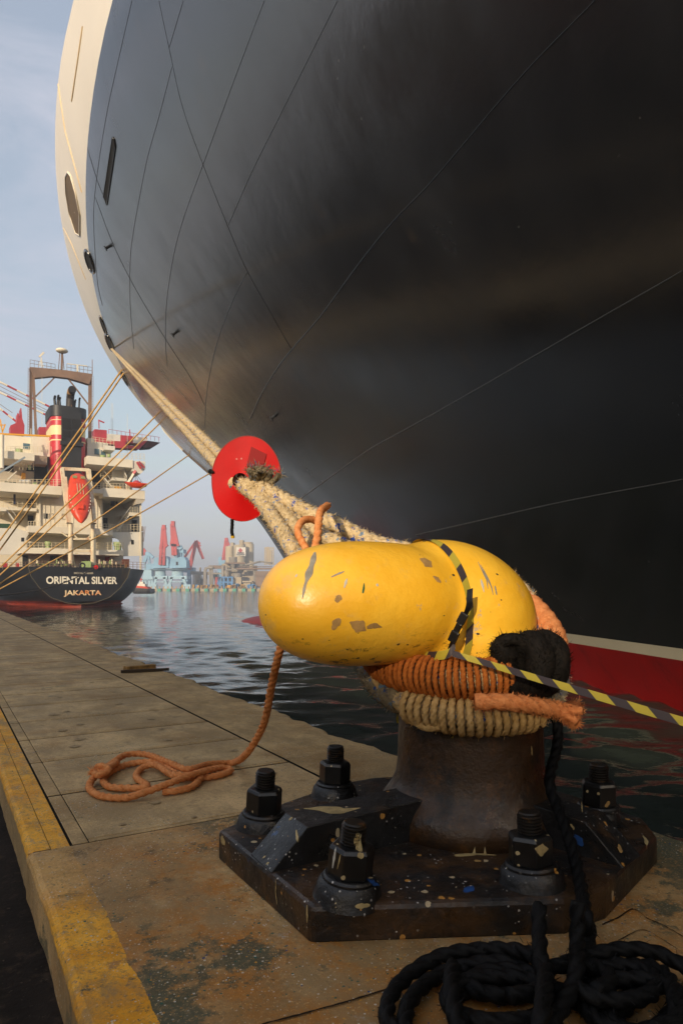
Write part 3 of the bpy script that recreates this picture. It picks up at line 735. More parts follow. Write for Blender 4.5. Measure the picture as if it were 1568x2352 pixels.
# ------------------------------------------------------------ ropes
def resample(pts, ds):
    pts = [Vector(p) for p in pts]; out = [pts[0].copy()]; acc = 0
    for a, c in zip(pts, pts[1:]):
        L_ = (c-a).length; pos_ = ds-acc
        while pos_ < L_: out.append(a+(c-a)*(pos_/L_)); pos_ += ds
        acc = L_-(pos_-ds)
    return out
def rope(b, pts, r, lay=None, lobes=3, ds=None, m=15, depth=.24, caps=True, taper=None):
    """laid rope: a lobed section that turns along the length; returns centre points"""
    ds = ds or r*.42; lay = lay or r*7.5
    q = resample(pts, ds)
    if len(q) < 3: return q
    rows = []; up = None; uvs = []
    for i, p in enumerate(q):
        d = (q[min(i+1, len(q)-1)]-q[max(i-1, 0)]).normalized()
        if up is None: up = d.orthogonal().normalized()
        up = up-d*up.dot(d); up = up.normalized() if up.length > 1e-6 else d.orthogonal().normalized()
        e = d.cross(up); tw = 2*math.pi*i*ds/lay; rr = r*(taper(i/(len(q)-1)) if taper else 1); row = []
        for k in range(m):
            th = 2*math.pi*k/m
            c_ = abs(math.cos((th-tw)*lobes/2)) if lobes else 1
            row.append(p+(up*math.cos(th)+e*math.sin(th))*rr*(1-depth+depth*c_**.7))
        rows.append(row)
    b.grid(rows, closed_u=True)
    if caps:
        n0 = len(b.v)-len(rows)*m
        b.f.append(tuple(range(n0, n0+m))); b.f.append(tuple(range(len(b.v)-m, len(b.v))))
    return q
def fuzz(b, q, r, per_m, ln=(.012, .035), wd=.0016, tilt=.6, lay=0.0, rr=random.Random(3)):
    """loose fibre tufts standing off a worn rope"""
    for a, c in zip(q, q[1:]):
        L_ = (c-a).length; d = (c-a).normalized() if L_ > 1e-9 else Vector((0, 0, 1)); o_ = d.orthogonal().normalized(); e = d.cross(o_)
        k = per_m*L_; k = int(k)+(1 if rr.random() < k-int(k) else 0)
        for _ in range(k):
            th = rr.uniform(0, 6.2832); rad_ = o_*math.cos(th)+e*math.sin(th); tn = d.cross(rad_)
            p = a+(c-a)*rr.random()+rad_*r*rr.uniform(.82, 1.0)
            dr = (d*rr.choice((-1, 1, 1))*rr.uniform(.3, 1)+rad_*rr.uniform(.05, tilt)+tn*rr.uniform(-.6, .6)).normalized()
            s_ = dr.cross(rad_).normalized()*wd*rr.uniform(.6, 1.5); l_ = rr.uniform(*ln)
            bend = rad_*rr.uniform(-.25, .3)*l_
            m_ = p+dr*l_*.55+bend*.3
            b.add([p-s_, p+s_, m_+s_*.8, m_-s_*.8, p+dr*l_+bend], [(0, 1, 2, 3), (3, 2, 4)])
def fibre(name, cols, rough=.9, scale=55, fleck=None):
    t = NT(name); c = t.mix(hexc(cols[0]), hexc(cols[1]), t.ramp(t.noise(scale, 5, .7), .32, .66))
    c = t.mix(c, hexc(cols[2]), t.ramp(t.noise(scale*.3, 6, .75, off=2), .54, .72))
    if fleck:
        c = t.mix(c, hexc(fleck[0]), t.ramp(t.noise(fleck[1], 4, .7, off=5), fleck[2], fleck[2]+.04))
        c = t.mix(c, hexc(fleck[3]), t.ramp(t.noise(fleck[1]*.8, 4, .7, off=9), fleck[2]+.01, fleck[2]+.06))
    t.l(c, t.b.inputs['Base Color']); t.b.inputs['Roughness'].default_value = rough; t.b.inputs['Specular IOR Level'].default_value = .18
    x = t.n('ShaderNodeBump'); x.inputs['Strength'].default_value = .6; x.inputs['Distance'].default_value = .003
    t.l(t.noise(190, 4, .7), x.inputs['Height']); t.l(x.outputs[0], t.b.inputs['Normal'])
    return t.m
M_TAN = fibre('tan_hawser', ('#bda478', '#d6c096', '#8a7550'), fleck=('#6f87a0', 30, .585, '#2c4fa0'))
M_TAN2 = fibre('tan_serving', ('#b39058', '#cbaa74', '#8f7042'))
M_ORA = fibre('orange_rope', ('#c87840', '#dd9860', '#a0602f')); M_ORA2 = fibre('orange_serving_shaded', ('#9c5420', '#b56a2e', '#7c4318')); M_ORA3 = fibre('pale_orange_rope', ('#c97a44', '#dc935c', '#a05a2c'))  # serving orange is darker: shade under the horn put into its colour
M_GREYR = fibre('grey_blue_rope', ('#6f644f', '#8d8066', '#3c3a36'), fleck=('#5f7d96', 30, .58, '#2f4a86'))
M_BLKR = fibre('black_rope', ('#050505', '#0b0b0b', '#030303'), .6); M_BLKF = fibre('black_fuzzy_rope', ('#050403', '#1a1510', '#030202'), .8)
def up(p, dz): return Vector((p[0], p[1], p[2]+dz))
PCX, PCY = PC.x, PC.y
def C(dx, dy, z): return Vector((PCX+dx, PCY+dy, z))
HR = .038
# hawser from the ship's fairlead to the bollard
fair = hit(HB, 256, 800)[0]
disc_c = P(549, 1103, 3.55)
seg1 = [fair+(disc_c-fair)*(i/20)+Vector((0, 0, -.55*math.sin(math.pi*i/20)*.0)) for i in range(21)]
hw = root('mooring_hawser', disc_c, 'frayed tan and blue mooring hawser from the black hull through the red disc', 'rope')
b = MB(); side = Vector((.8, .2, .55)).normalized()
for sgn_ in (-1, 1):
    pts = [p+side*sgn_*.030 for p in seg1]; q = rope(b, pts, .033, lay=.30, lobes=3, ds=.03, m=10, depth=.16)
    fuzz(b, [x for x in q if x.y < 14], .033, 400, (.010, .03), .0018, .42)
b.build('standing_part', M_TAN, hw, smooth=True)
# two eyes round the post: legs leave the disc, pass behind the head, come round the front and return
H0 = P(556, 1112, 3.5)
eye_hi = [H0, P(600, 1120, 3.42), P(700, 1172, 3.22), P(790, 1212, 3.08), P(880, 1252, 2.98), C(.12, .44, 1.0), C(.235, .27, .90), C(.275, .10, .78), C(.25, -.14, .655), C(.14, -.255, .625), C(-.02, -.305, .622), C(-.17, -.26, .625), C(-.285, -.13, .64), C(-.335, .06, .69), C(-.33, .24, .79), P(742, 1290, 2.9), P(700, 1240, 3.03), P(655, 1185, 3.22), P(600, 1135, 3.42), H0]
eye_lo = [H0, P(592, 1130, 3.42), P(650, 1180, 3.26), P(730, 1225, 3.12), P(810, 1262, 3.0), C(.05, .47, .86), C(.22, .28, .70), C(.285, .05, .58), C(.225, -.19, .525), C(.10, -.28, .508), C(-.05, -.305, .505), C(-.19, -.245, .520), C(-.29, -.10, .55), C(-.345, .08, .61), C(-.40, .30, .76), P(690, 1285, 2.85), P(645, 1215, 3.08), P(600, 1150, 3.36), H0]
EH = crspline(eye_hi, 14); EL = crspline(eye_lo, 14)
for nm, E in (('upper_eye', EH), ('lower_eye', EL)):
    b = MB(); q = rope(b, E, HR, lay=.20, lobes=4, m=16, depth=.26, ds=.012); fuzz(b, q, HR*.97, 3000, (.009, .030), .0013, .55)
    b.build(nm, M_TAN, hw, smooth=True)
b = MB()       # spliced strand ends at the throat of the eyes
for k, (x, y, tx, ty) in enumerate([(580,1100,572,1078),(590,1098,590,1074),(600,1100,606,1076),(608,1106,622,1080),(615,1112,640,1090),(585,1108,582,1084)]):
    A_, B_ = P(x, y, 3.44), P(tx, ty, 3.36); q = rope(b, [A_, A_*.5+B_*.5+Vector((.004*k, 0, .006)), B_], .016, lay=.08, ds=.006, m=10)
    fuzz(b, [B_, B_+(B_-A_)*.12], .016, 4200, (.014, .034), .0016, 1.2); fuzz(b, q, .016, 900, (.008, .02), .0014)
b.build('strand_ends', M_GREYR, hw, smooth=True)
def serving(name, E, i0, i1, r_core, r_s, m_, par, fz=0, lab=None, pitch=1.02):
    """turns of thinner rope wound tightly round one length of a bigger rope"""
    core = resample(E[i0:i1], .004); n = len(core); pts = []; u_ = None; L_ = .004*n; turns = L_/(2*r_s*pitch); N = int(turns*26)
    for k in range(N):
        f_ = k/(N-1)*(n-2); i = int(f_); p = core[i]+(core[i+1]-core[i])*(f_-i); d = (core[min(i+3, n-1)]-core[max(i-3, 0)]).normalized()
        if u_ is None: u_ = d.orthogonal().normalized()
        u_ = (u_-d*u_.dot(d)).normalized(); e = d.cross(u_); th = 2*math.pi*turns*k/(N-1); rr = (r_core+r_s*.9)*(1+.035*math.sin(k*.13)+.02*math.sin(k*.031))
        pts.append(p+(u_*math.cos(th)+e*math.sin(th))*rr)
    b = MB(); q = rope(b, pts, r_s, lay=r_s*5.2, m=12, ds=r_s*.42, depth=.42)
    if fz: fuzz(b, q, r_s, fz, (.006, .018), .0010, .9)
    o = b.build(name, m_, par, smooth=True)
    if lab: o['label'] = lab
    return o
def idx_near(E, p): return min(range(len(E)), key=lambda i: (E[i]-Vector(p)).length)
serving('serving', EH, idx_near(EH, C(.05, -.29, .62)), idx_near(EH, C(-.33, .05, .68)), .050, .0088, M_ORA2, hw, 120, 'tight orange turns round the upper eye')
serving('serving', EL, idx_near(EL, C(.15, -.255, .515)), idx_near(EL, C(-.235, -.19, .53)), .040, .0118, M_TAN2, hw, 160, 'tight tan turns round the lower eye')
# fuzzy grey part of the eyes left of the post
b = MB(); i0, i1 = idx_near(EL, C(-.25, -.17, .53)), idx_near(EL, C(-.39, .28, .74)); q = rope(b, EL[i0:i1], .050, lay=.2, lobes=3, m=14, ds=.014); fuzz(b, q, .050, 3000, (.010, .028), .0015, .6); b.build('frayed_sleeve', M_GREYR, hw, smooth=True)
b = MB(); q = rope(b, crspline([C(-.34, .02, .70), C(-.345, -.06, .62), C(-.30, -.14, .545), C(-.235, -.225, .50), C(-.19, -.285, .47), C(-.13, -.32, .485)], 10), .014, ds=.006); fuzz(b, q, .014, 300, (.006, .014), .001); b.build('serving_tail', M_TAN2, hw, smooth=True)
# pale orange rope round the right of the head, and its tail across the front
b = MB(); q = rope(b, crspline([C(.05, .40, .92), C(.17, .32, .90), C(.255, .19, .84), C(.29, .05, .76), C(.28, -.06, .70), C(.25, -.13, .655)], 12), .047, lay=.16, m=16, ds=.012, depth=.14); fuzz(b, q, .047, 5200, (.003, .010), .0008, .6)
t_ = root('orange_rope_turn', C(.3, .1, .8), 'thick pale orange fuzzy rope looped round the right of the yellow head', 'rope'); b.build('loop', M_ORA3, t_, smooth=True)
b = MB(); q = rope(b, crspline([C(-.06, -.40, .567), C(.02, -.405, .568), C(.09, -.39, .558), C(.15, -.36, .545), C(.205, -.325, .53)], 12), .026, lay=.13, ds=.008, m=16, depth=.36); fuzz(b, q, .026, 4200, (.004, .016), .0009, .9)
e0 = C(.205, -.325, .53)
for k in range(7):
    a_ = k*.9; d_ = Vector((.75+.2*math.cos(a_*2), -.1+.5*math.sin(a_), -.25+.5*math.cos(a_))).normalized(); q = rope(b, [e0-d_*.02, e0+d_*.04, e0+d_*.075], .013, lay=.06, ds=.005, m=9); fuzz(b, q, .013, 4200, (.008, .022), .0009, 1.2)
b.build('frayed_tail', M_ORA3, t_, smooth=True)
b = MB(); q = rope(b, crspline([C(.26, .25, .76), C(.30, .10, .70), C(.31, .0, .64), C(.295, -.08, .58), C(.25, -.15, .54)], 10), .030, lay=.14, ds=.01, m=14); fuzz(b, q, .030, 900, (.006, .02), .0012)
t_ = root('grey_rope_turn', C(.36, 0, .64), 'pale grey rope turn on the right of the post behind the black fur rope', 'rope'); b.build('turn', fibre('pale_grey_rope', ('#a59c86', '#bdb39c', '#7d7460')), t_, smooth=True)
# black furry chafing rope wound over the eyes
t_ = root('black_chafing_rope', C(.22, -.25, .7), 'black furry rope wound over the ropes below the yellow head', 'rope')
b = MB(); cc = []
for k in range(61):
    f_ = k/60; th = 2*math.pi*(2.4*f_+.30); base = C(.070+.135*f_, -.335+.075*f_-.02*math.sin(3.14*f_), .668); o_ = Vector((.80, .60, 0)).normalized(); rad_ = Vector((o_.y, -o_.x, 0))
    cc.append(base+rad_*.052*math.cos(th)+Vector((0, 0, .062*math.sin(th))))
q = rope(b, crspline(cc, 4), .044, lay=.25, lobes=3, m=16, ds=.012, depth=.12); fuzz(b, q, .043, 7500, (.008, .028), .0010, .9)
q2 = rope(b, crspline([C(.115, -.33, .74), C(.06, -.33, .745), C(.03, -.315, .725), C(.015, -.31, .70)], 8), .020, lay=.12, ds=.008, m=12); fuzz(b, q2, .02, 3000, (.006, .018), .0012, .8); b.build('winding', M_BLKF, t_, smooth=True)
# thin orange messenger: under the horn down to the deck, coil
og = root('orange_heaving_line', G(390, 1790), 'thin orange rope coiled on the concrete slabs and rising under the yellow horn', 'rope')
def D7(x, y): return (.48*x, 1379.8+.48*y)
def onz(x, y, z): p = D7(x, y); return G(p[0], p[1], z)
r_o = .0165
hang = [P(752, 1160, 3.0), P(735, 1178, 2.72), P(727, 1240, 2.62), P(705, 1330, 2.55), P(672, 1420, 2.5)] + [P(*D7(x, y), Yd) for x, y, Yd in [(1345,215,2.55),(1322,300,2.62),(1298,410,2.72),(1270,560,2.84),(1230,655,2.94),(1175,735,3.03)]]
coil = [onz(1120, 772, .022), onz(1000, 782, .03), onz(900, 806, .055), onz(810, 775, .055), onz(700, 735, .05), onz(600, 738, .05), onz(520, 790, .05), onz(447, 850, .03), onz(428, 895, r_o), onz(480, 932, r_o), onz(600, 942, r_o), onz(720, 907, .035), onz(850, 858, .05), onz(960, 820, .05), onz(1060, 800, .03), onz(1105, 812, r_o), onz(1040, 836, r_o), onz(930, 850, r_o), onz(840, 825, .035), onz(750, 775, .03), onz(650, 775, .02), onz(560, 802, r_o), onz(497, 848, r_o), onz(520, 888, .018), onz(620, 896, .02), onz(705, 888, .025), onz(652, 842, r_o), onz(680, 800, .02), onz(745, 785, .035), onz(835, 835, .045), onz(955, 835, .03), onz(925, 885, r_o), onz(850, 908, r_o), onz(770, 915, r_o)]
b = MB(); q = rope(b, crspline(hang+coil, 12), r_o, lay=.10, ds=.0065, m=15, depth=.38); fuzz(b, q, r_o, 260, (.004, .012), .0009, .7); b.build('line', M_ORA, og, smooth=True)
b = MB(); kp = onz(470, 820, .03)   # knotted end
q = rope(b, crspline([onz(560, 770, .05), onz(520, 800, .055), onz(480, 822, .05), onz(462, 800, .06), onz(490, 790, .075), onz(520, 812, .06), onz(470, 835, .05), onz(445, 815, .05)], 8), .0165, lay=.1, ds=.007, m=12); fuzz(b, q[-6:], .016, 2500, (.012, .03), .0014, 1.2); b.build('knotted_end', M_ORA, og, smooth=True)
b = MB(); q = rope(b, crspline([P(704, 1262, 2.75), P(684, 1222, 2.80), P(692, 1198, 2.86), P(712, 1192, 2.92), P(738, 1200, 2.96)], 10), .0165, lay=.11, ds=.008, m=12); b.build('hitch', M_ORA, og, smooth=True)
# black rope: down from the post, over the plate and in loops on the deck
br = root('black_mooring_rope', G(1250, 2250), 'heavy black rope trailing over the base plate into loops on the deck', 'rope')
def D6(x, y): return (815+.48*x, 1850+.48*y)
def g6(x, y, z): p = D6(x, y); return G(p[0], p[1], z)
rb = .0185
fall = [C(.27, -.02, .56), C(.285, -.08, .40), P(1262, 1790, 2.16), P(1278, 1850, 2.08), P(1300, 1905, 1.98), P(1322, 1980, 1.86), P(1336, 2050, 1.74), P(1345, 2105, 1.63), g6(1120, 640, .06), g6(1080, 760, .05)]
l1 = [g6(1030, 900, .04), g6(900, 1000, .03), g6(600, 1110, .03), g6(330, 1130, .03), g6(170, 1060, .03), g6(165, 930, .03), g6(260, 810, .035), g6(420, 720, .05), g6(620, 690, .06), g6(800, 700, .08), g6(900, 760, .09), g6(905, 880, .10), g6(890, 1020, .10), g6(840, 1150, .06)]
l2 = [g6(620, 1230, .04), g6(300, 1200, .04), g6(240, 1030, .03), g6(290, 900, .03), g6(430, 800, .03), g6(640, 750, .05), g6(790, 770, .05), g6(870, 840, .04), g6(1000, 1000, .03)]
l3 = [P(1237, 2080, 1.60), g6(882, 610, .12), g6(888, 740, .10), g6(912, 860, .07), g6(905, 1000, .06), g6(860, 1140, .05), g6(900, 1260, .03)]
l4 = [P(1326, 2070, 1.58), g6(1062, 640, .10), g6(1062, 760, .09), g6(1040, 870, .07), g6(970, 1000, .06), g6(940, 1120, .05)]
l5 = [g6(1000, 760, .04), g6(1120, 720, .05), g6(1260, 690, .06), g6(1400, 695, .06), g6(1520, 740, .05), g6(1640, 830, .04), g6(1650, 980, .03), g6(1560, 1090, .03), g6(1400, 1120, .03), g6(1250, 1050, .03), g6(1180, 920, .03), g6(1160, 800, .03)]
l6 = [g6(1300, 760, .03), g6(1430, 780, .04), g6(1500, 830, .05), g6(1530, 920, .06), g6(1540, 1040, .06), g6(1480, 1150, .05)]
l7 = [g6(470, 770, .09), g6(462, 860, .10), g6(470, 960, .09), g6(500, 1070, .08), g6(540, 1180, .06)]
l8 = [g6(700, 800, .02), g6(560, 850, .02), g6(480, 900, .02), g6(620, 860, .025), g6(820, 830, .02), g6(960, 880, .02), g6(1090, 960, .02), g6(1200, 1040, .02), g6(1330, 900, .02), g6(1230, 800, .02)]
def el6(cx, cy, ax_, ay_, z, n=12, ph=0): return [g6(cx+ax_*math.cos(ph+6.2832*k/n*1.15)*(1+.03*k), cy+ay_*math.sin(ph+6.2832*k/n*1.15), z+.004*k) for k in range(n+1)]
l9 = el6(720, 850, 150, 62, .02, ph=.6); l10 = el6(1265, 850, 150, 85, .02, ph=2.0); l11 = el6(700, 930, 240, 110, .02, ph=1.2); l12 = el6(1330, 960, 190, 130, .018, ph=.3); l13 = el6(1050, 830, 130, 70, .03, ph=.1)  # extra black loops fill in the dark shade under the coil
for k, l_ in enumerate((fall+l1, l2, l3, l4, l5, l6, l7, l8, l9, l10, l11, l12, l13)):
    b = MB(); q = rope(b, crspline(l_, 12), rb if k else rb*1.0, lay=.135, ds=.0085, m=18, depth=.44); fuzz(b, q, rb, 220, (.005, .02), .001, .8); b.build('strand_loop', M_BLKR, br, smooth=True)
# thin black cord down the post
# ------------------------------------------------------------ red rat guard disc
rd = root('rat_guard', disc_c, 'round bright red rat guard disc with a slit threaded on the tan hawser', 'rat guard')
M_REDD = mat('red_disc_paint', '#c40406', .5, spec=.35, vary=(4, .85, 1.06), layers=[('n', '#d8564a', 16, .64, .72, (1, 1, 2), .45), ('s', '#c77a70', 40, .2, .12)], bump=[(6, .12, .01)])
dn = (H0-fair).normalized(); nn_ = (Vector((.12, -.97, -.18))).normalized(); ex = Vector((1, 0, 0)); ex = (ex-nn_*ex.dot(nn_)).normalized(); ez = nn_.cross(ex); ez = ez if ez.z > 0 else -ez
def dp(px, py, off=0):
    rr_ = ray(px, py); t_ = (disc_c-CAMP).dot(nn_)/rr_.dot(nn_); return CAMP+rr_*t_+nn_*off
outl = [(646,1094),(640,1062),(628,1036),(608,1014),(585,1003),(562,1001),(540,1007),(517,1022),(499,1046),(489,1072),(486,1098),(488,1128),(494,1152),(510,1176),(533,1192),(555,1197),(576,1194),(596,1184),(605,1172)]
on = [Vector((x, y, 0)) for x, y in outl]; on = crspline(on, 3); N_ = len(on); rows = []
for k, v in enumerate(on):
    f_ = k/(N_-1); a_ = math.atan2(-(v.y-1103), v.x-551); hx_, hy_ = 551+15*math.cos(a_), 1103-17*math.sin(a_); off = .022-.05*f_+.007*math.sin(f_*11)
    rows.append([dp(hx_+(v.x-hx_)*q, hy_+(v.y-hy_)*q, off*(.35+.65*q)) for q in (0, .3, .65, 1)])
b = MB(); b.grid(rows); d_ = b.build('disc', M_REDD, rd); so_ = d_.modifiers.new('thickness', 'SOLIDIFY'); so_.thickness = .005
outl_s = on
b = MB(); tube(b, [r_[-1] for r_ in rows], .0022, 5); b.build('edge_bead', mat('worn_red_edge', '#a5382c', .6), rd, smooth=True)
b = MB(); b.add([dp(x, y, .02+o_) for o_ in (0, .004) for x, y in [(577,1025),(612,1042),(603,1075),(566,1068)]], [(0,1,2,3),(4,5,6,7),(0,1,5,4),(1,2,6,5),(2,3,7,6),(3,0,4,7)]); b.build('flap', mat('flap_shaded_red', '#8f0204', .5), rd); b = MB(); b.add([dp(x, y, .016) for x, y in [(613,1046),(626,1052),(604,1076)]], [(0,1,2)]); b.build('flap_fold', bpy.data.materials['flap_shaded_red'], rd)  # flap darker than the disc: its shading is put into the colour
b = MB(); b.cyl(dp(552, 1103, .05), dp(552, 1103, -.03), .040, .040, 20, False); b.cyl(dp(552, 1103, .05), dp(552, 1103, -.03), .036, .036, 20, False); b.build('collar', mat('collar_red', '#9a1210', .5), rd, smooth=True)
b = MB(); rope(b, [dp(533, 1192, -.01), dp(533, 1205, -.012), dp(532, 1220, -.012), dp(534, 1232, -.01)], .0095, lay=.05, ds=.004); b.build('lanyard', M_BLKR, rd, smooth=True)
b = MB(); b.cyl(dp(534, 1230, -.01), dp(534.3, 1236, -.01), .011, .010, 8); b.build('lanyard_tip', mat('yellow_tape_end', '#c9a02a', .5), rd)
b = MB(); b.ball(dp(483, 1082, -.01), .013, 8, 6); b.bar(dp(484, 1083, 0), dp(490, 1082, 0), .012); b.build('fastener', M_BLKR, rd)
# ------------------------------------------------------------ barrier tape
def tape_mat():
    t = NT('hazard_tape'); uv = t.n('ShaderNodeUVMap'); sp = t.n('ShaderNodeSeparateXYZ'); t.l(uv.outputs[0], sp.inputs[0])
    a = t.math('ADD', t.math('MULTIPLY', sp.outputs[0], 1/.10), t.math('MULTIPLY', sp.outputs[1], .22)); f_ = t.math('FRACT', a); m = t.math('LESS_THAN', f_, .5)
    c = t.mix(hexc('#b0a036'), hexc('#3a3235'), m); t.l(c, t.b.inputs['Base Color']); t.b.inputs['Roughness'].default_value = .5
    x = t.n('ShaderNodeTexWave'); x.bands_direction = 'Y'; x.inputs['Scale'].default_value = 2.2; t.l(uv.outputs[0], x.inputs['Vector'])
    bp = t.n('ShaderNodeBump'); bp.inputs['Strength'].default_value = .3; bp.inputs['Distance'].default_value = .002; t.l(x.outputs['Fac'], bp.inputs['Height']); t.l(bp.outputs[0], t.b.inputs['Normal'])
    return t.m
M_TAPE = tape_mat()
def strip(b, pts, sides, wd, nw=4):
    L_ = 0; rows = []; uv = []
    for i, p in enumerate(pts):
        if i: L_ += (p-pts[i-1]).length
        rows.append([p+sides[i]*wd*(2*k/nw-1) for k in range(nw+1)]); uv.append([(L_, k/nw) for k in range(nw+1)])
    b.grid(rows, uv=uv)
tp = root('barrier_tape', P(1037, 1500, 2.1), 'yellow and black barrier tape tied round the waist of the yellow head', 'barrier tape')
axis = SN(0, 1)-SN(0, 0); b = MB(); pts = []; sd = []
for k in range(73):
    a_ = 2*math.pi*k/72; up_ = Vector((0, 0, 1)); fs_ = SN(1, 0)-SN(0, 0)
    d_ = up_*math.cos(a_)-fs_*math.sin(a_); o_ = SN(SC, 1.40, .835); lean = -.03*abs(math.sin(a_))
    best = None
    for wv in (-.014, 0, .014):
        h = HD.ray_cast(o_+axis*(wv-lean)+d_*.6, -d_)
        if h[0] is not None: best = max(best or 0, (h[0]-(o_+axis*(wv-lean))).length)
    pts.append(o_-axis*lean+d_*((best or .2)+.004)); sd.append((axis+d_*.15*math.sin(a_*3)).normalized())
strip(b, pts, sd, .015); b.build('waist_band', M_TAPE, tp, smooth=True)
k0 = P(1037, 1500, 2.02); path = [k0, P(1120, 1524, 1.95), P(1240, 1560, 1.82), P(1400, 1607, 1.68), P(1568, 1657, 1.56), P(1800, 1722, 1.42), P(2050, 1790, 1.3)]
path = crspline(path, 12); b = MB(); sd = [(Vector((0, .35+.25*math.cos(i*.06), 1)).normalized()) for i in range(len(path))]
strip(b, path, sd, .0105); b.build('tail', M_TAPE, tp, smooth=True)
b = MB(); sdd = []; loop_ = crspline([P(1045, 1480, 2.06), P(1030, 1500, 2.06), P(1000, 1506, 2.10), P(975, 1505, 2.16)], 8); strip(b, loop_, [Vector((0, .3, 1)).normalized()]*len(loop_), .014); b.build('knot', M_TAPE, tp, smooth=True)
bk = root('strap_buckle', P(1057, 1440, 2.05), 'black plastic strap buckle hanging in the crease of the yellow head', 'buckle')
M_PLAS = mat('black_plastic', '#0d0d0e', .35)
for (x0, y0), (x1, y1), w_ in (((1068,1408),(1055,1432),.020), ((1056,1431),(1046,1452),.015), ((1047,1450),(1036,1474),.021)):
    b = MB(); b.bar(P(x0, y0, 2.035), P(x1, y1, 2.045), w_*1.3, .011); b.build('buckle_half', M_PLAS, bk, bevel=.003)
b = MB(); st_ = crspline([P(1079, 1352, 2.05), P(1076, 1390, 2.045), P(1062, 1425, 2.06), P(1043, 1465, 2.06), P(1028, 1505, 2.08)], 8); strip(b, st_, [Vector((1, .2, .3)).normalized()]*len(st_), .010); b.build('strap', M_PLAS, bk, smooth=True)
# ------------------------------------------------------------ thin mooring lines of the big ship, running forward to a bollard along the quay
M_LINE = fibre('line_tan', ('#b08a52', '#c9a368', '#80602f'), scale=4)
far_b = P(-75, 1354, 44)
labs = ['tan mooring line, upper of the steep pair crossing the red funnel', 'tan mooring line, lower of the steep pair crossing the red funnel', 'tan mooring line, upper of the middle pair crossing the orange lifeboat', 'tan mooring line, lower of the middle pair crossing the orange lifeboat', 'single tan mooring line crossing just under the lifeboat tip', 'lowest and shallowest tan mooring line in front of the white ship']
for k, ((x, y), dz) in enumerate([((280, 848), .9), ((284, 856), .6), ((357, 955), .6), ((366, 972), .35), ((420, 1040), .2), ((482, 1086), .0)]):
    h = hit(HB, x, y)[0]
    if h is None: h = hit(HB, x+6, y+2)[0] or hit(HB, x+14, y+4)[0]
    if h is None: print('no hull at', x, y); continue
    e = far_b+Vector((.25*k, .3*k, dz*.4)); b = MB(); tube(b, [h+(e-h)*(i/24)+Vector((0, 0, -.12*math.sin(math.pi*i/24))) for i in range(25)], .05, 7)
    o = b.build('mooring_line', M_LINE, None, smooth=True); tag(o, labs[k], 'rope', 'mooring lines from the big ship')
# ------------------------------------------------------------ white cargo ship moored ahead, its stern towards us
T2 = Vector((-32.04, 84, WATER)); f2 = Vector((FX, FY, 0)); n2 = Vector((NX, NY, 0))
cs = root('cargo_ship', T2, 'white cargo ship with black stern and red funnel moored ahead along the quay', 'ship', rz=TH)
def OL(X, Y, d):
    """local point of the ship (x to starboard, d forward of the transom, z above the water) from a measured picture position"""
    r_ = ray(.24003*X, 1066.2+.24003*Y); k = (d+(T2-CAMP).dot(f2))/r_.dot(f2); p = CAMP+r_*k-T2
    return Vector((p.dot(n2), d, p.z))
def O3(X, Y, d): return OL(X, Y-1176, d)
def rect(b, X0, X1, Y0, Y1, d0, d1):
    a = OL(X0, Y1, d0); c = OL(X1, Y0, d0); b.bb(a.x, c.x, d0, d1, a.z, c.z); return b
def quad(b, pts, d0, d1):
    lo = [OL(x, y, d0) for x, y in pts]; hi = [Vector((v.x, d1, v.z)) for v in lo]; b.prism(lo, hi); return b
def line4(b, p, q, w_): b.bar(OL(*p), OL(*q), w_); return b
def B2(b, name, m, par=None, **k):
    return b.build(name, m, par or cs, local=True, **k)
M_SHBLK = mat('ship_black_hull', '#191b20', .42, vary=(.25, .6, 1.4), layers=[('n', '#4a3a22', .5, .55, .8, (1, 1, .25), .7), ('n', '#3c4048', .3, .6, .8, (1, 1, .2), .5)])
M_SHRED = mat('ship_red_bottom', '#8a3018', .6, vary=(.6, .5, 1.2)); M_SHW = mat('ship_cream_white', '#d8cfba', .55, vary=(.3, .88, 1.03), layers=[('n', '#b98d55', .5, .62, .78, (1, 1, .2), .6), ('n', '#c9a676', 1.7, .66, .76, (1, 1, .15), .6)])
M_SHW2 = mat('ship_white_bulwark', '#cfcabc', .55, vary=(.3, .9, 1.03), layers=[('n', '#a9997c', .6, .62, .8, (1, 1, .25), .5)])
M_SHG = mat('ship_white_in_shade', '#b4aa98', .6, vary=(.4, .85, 1.05)); M_RUSTY = mat('rust_streaked_white', '#d5c6a6', .6, vary=(.5, .8, 1.05), layers=[('n', '#a8601f', 1.4, .5, .7, (1, 1, .35), .8)])  # greyer copy of the ship white: recess shade put into the colour
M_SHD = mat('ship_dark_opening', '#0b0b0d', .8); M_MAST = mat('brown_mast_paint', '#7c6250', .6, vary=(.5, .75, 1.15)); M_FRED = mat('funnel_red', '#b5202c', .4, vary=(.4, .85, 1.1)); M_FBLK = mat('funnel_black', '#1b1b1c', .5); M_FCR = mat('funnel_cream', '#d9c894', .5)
M_LIFE = mat('lifeboat_orange', '#d23c12', .4, vary=(1.2, .8, 1.1), layers=[('n', '#5a2c3c', 1.2, .62, .75, (1, 1, .6), .7)]); M_VENT = mat('pale_green_paint', '#96ab6f', .6, vary=(1, .8, 1.1)); M_CRRED = mat('crane_red', '#a8303a', .5, vary=(.5, .85, 1.1)); M_YELB = mat('boom_yellow', '#d99a1c', .5)
M_DECKG = mat('deck_gear', '#2b2620', .7, layers=[('s', '#7d8a4a', 3, .7, .5), ('s', '#8a5a28', 2, .6, .4)]); M_RAIL = mat('rail_cream', '#cdbf9f', .6)
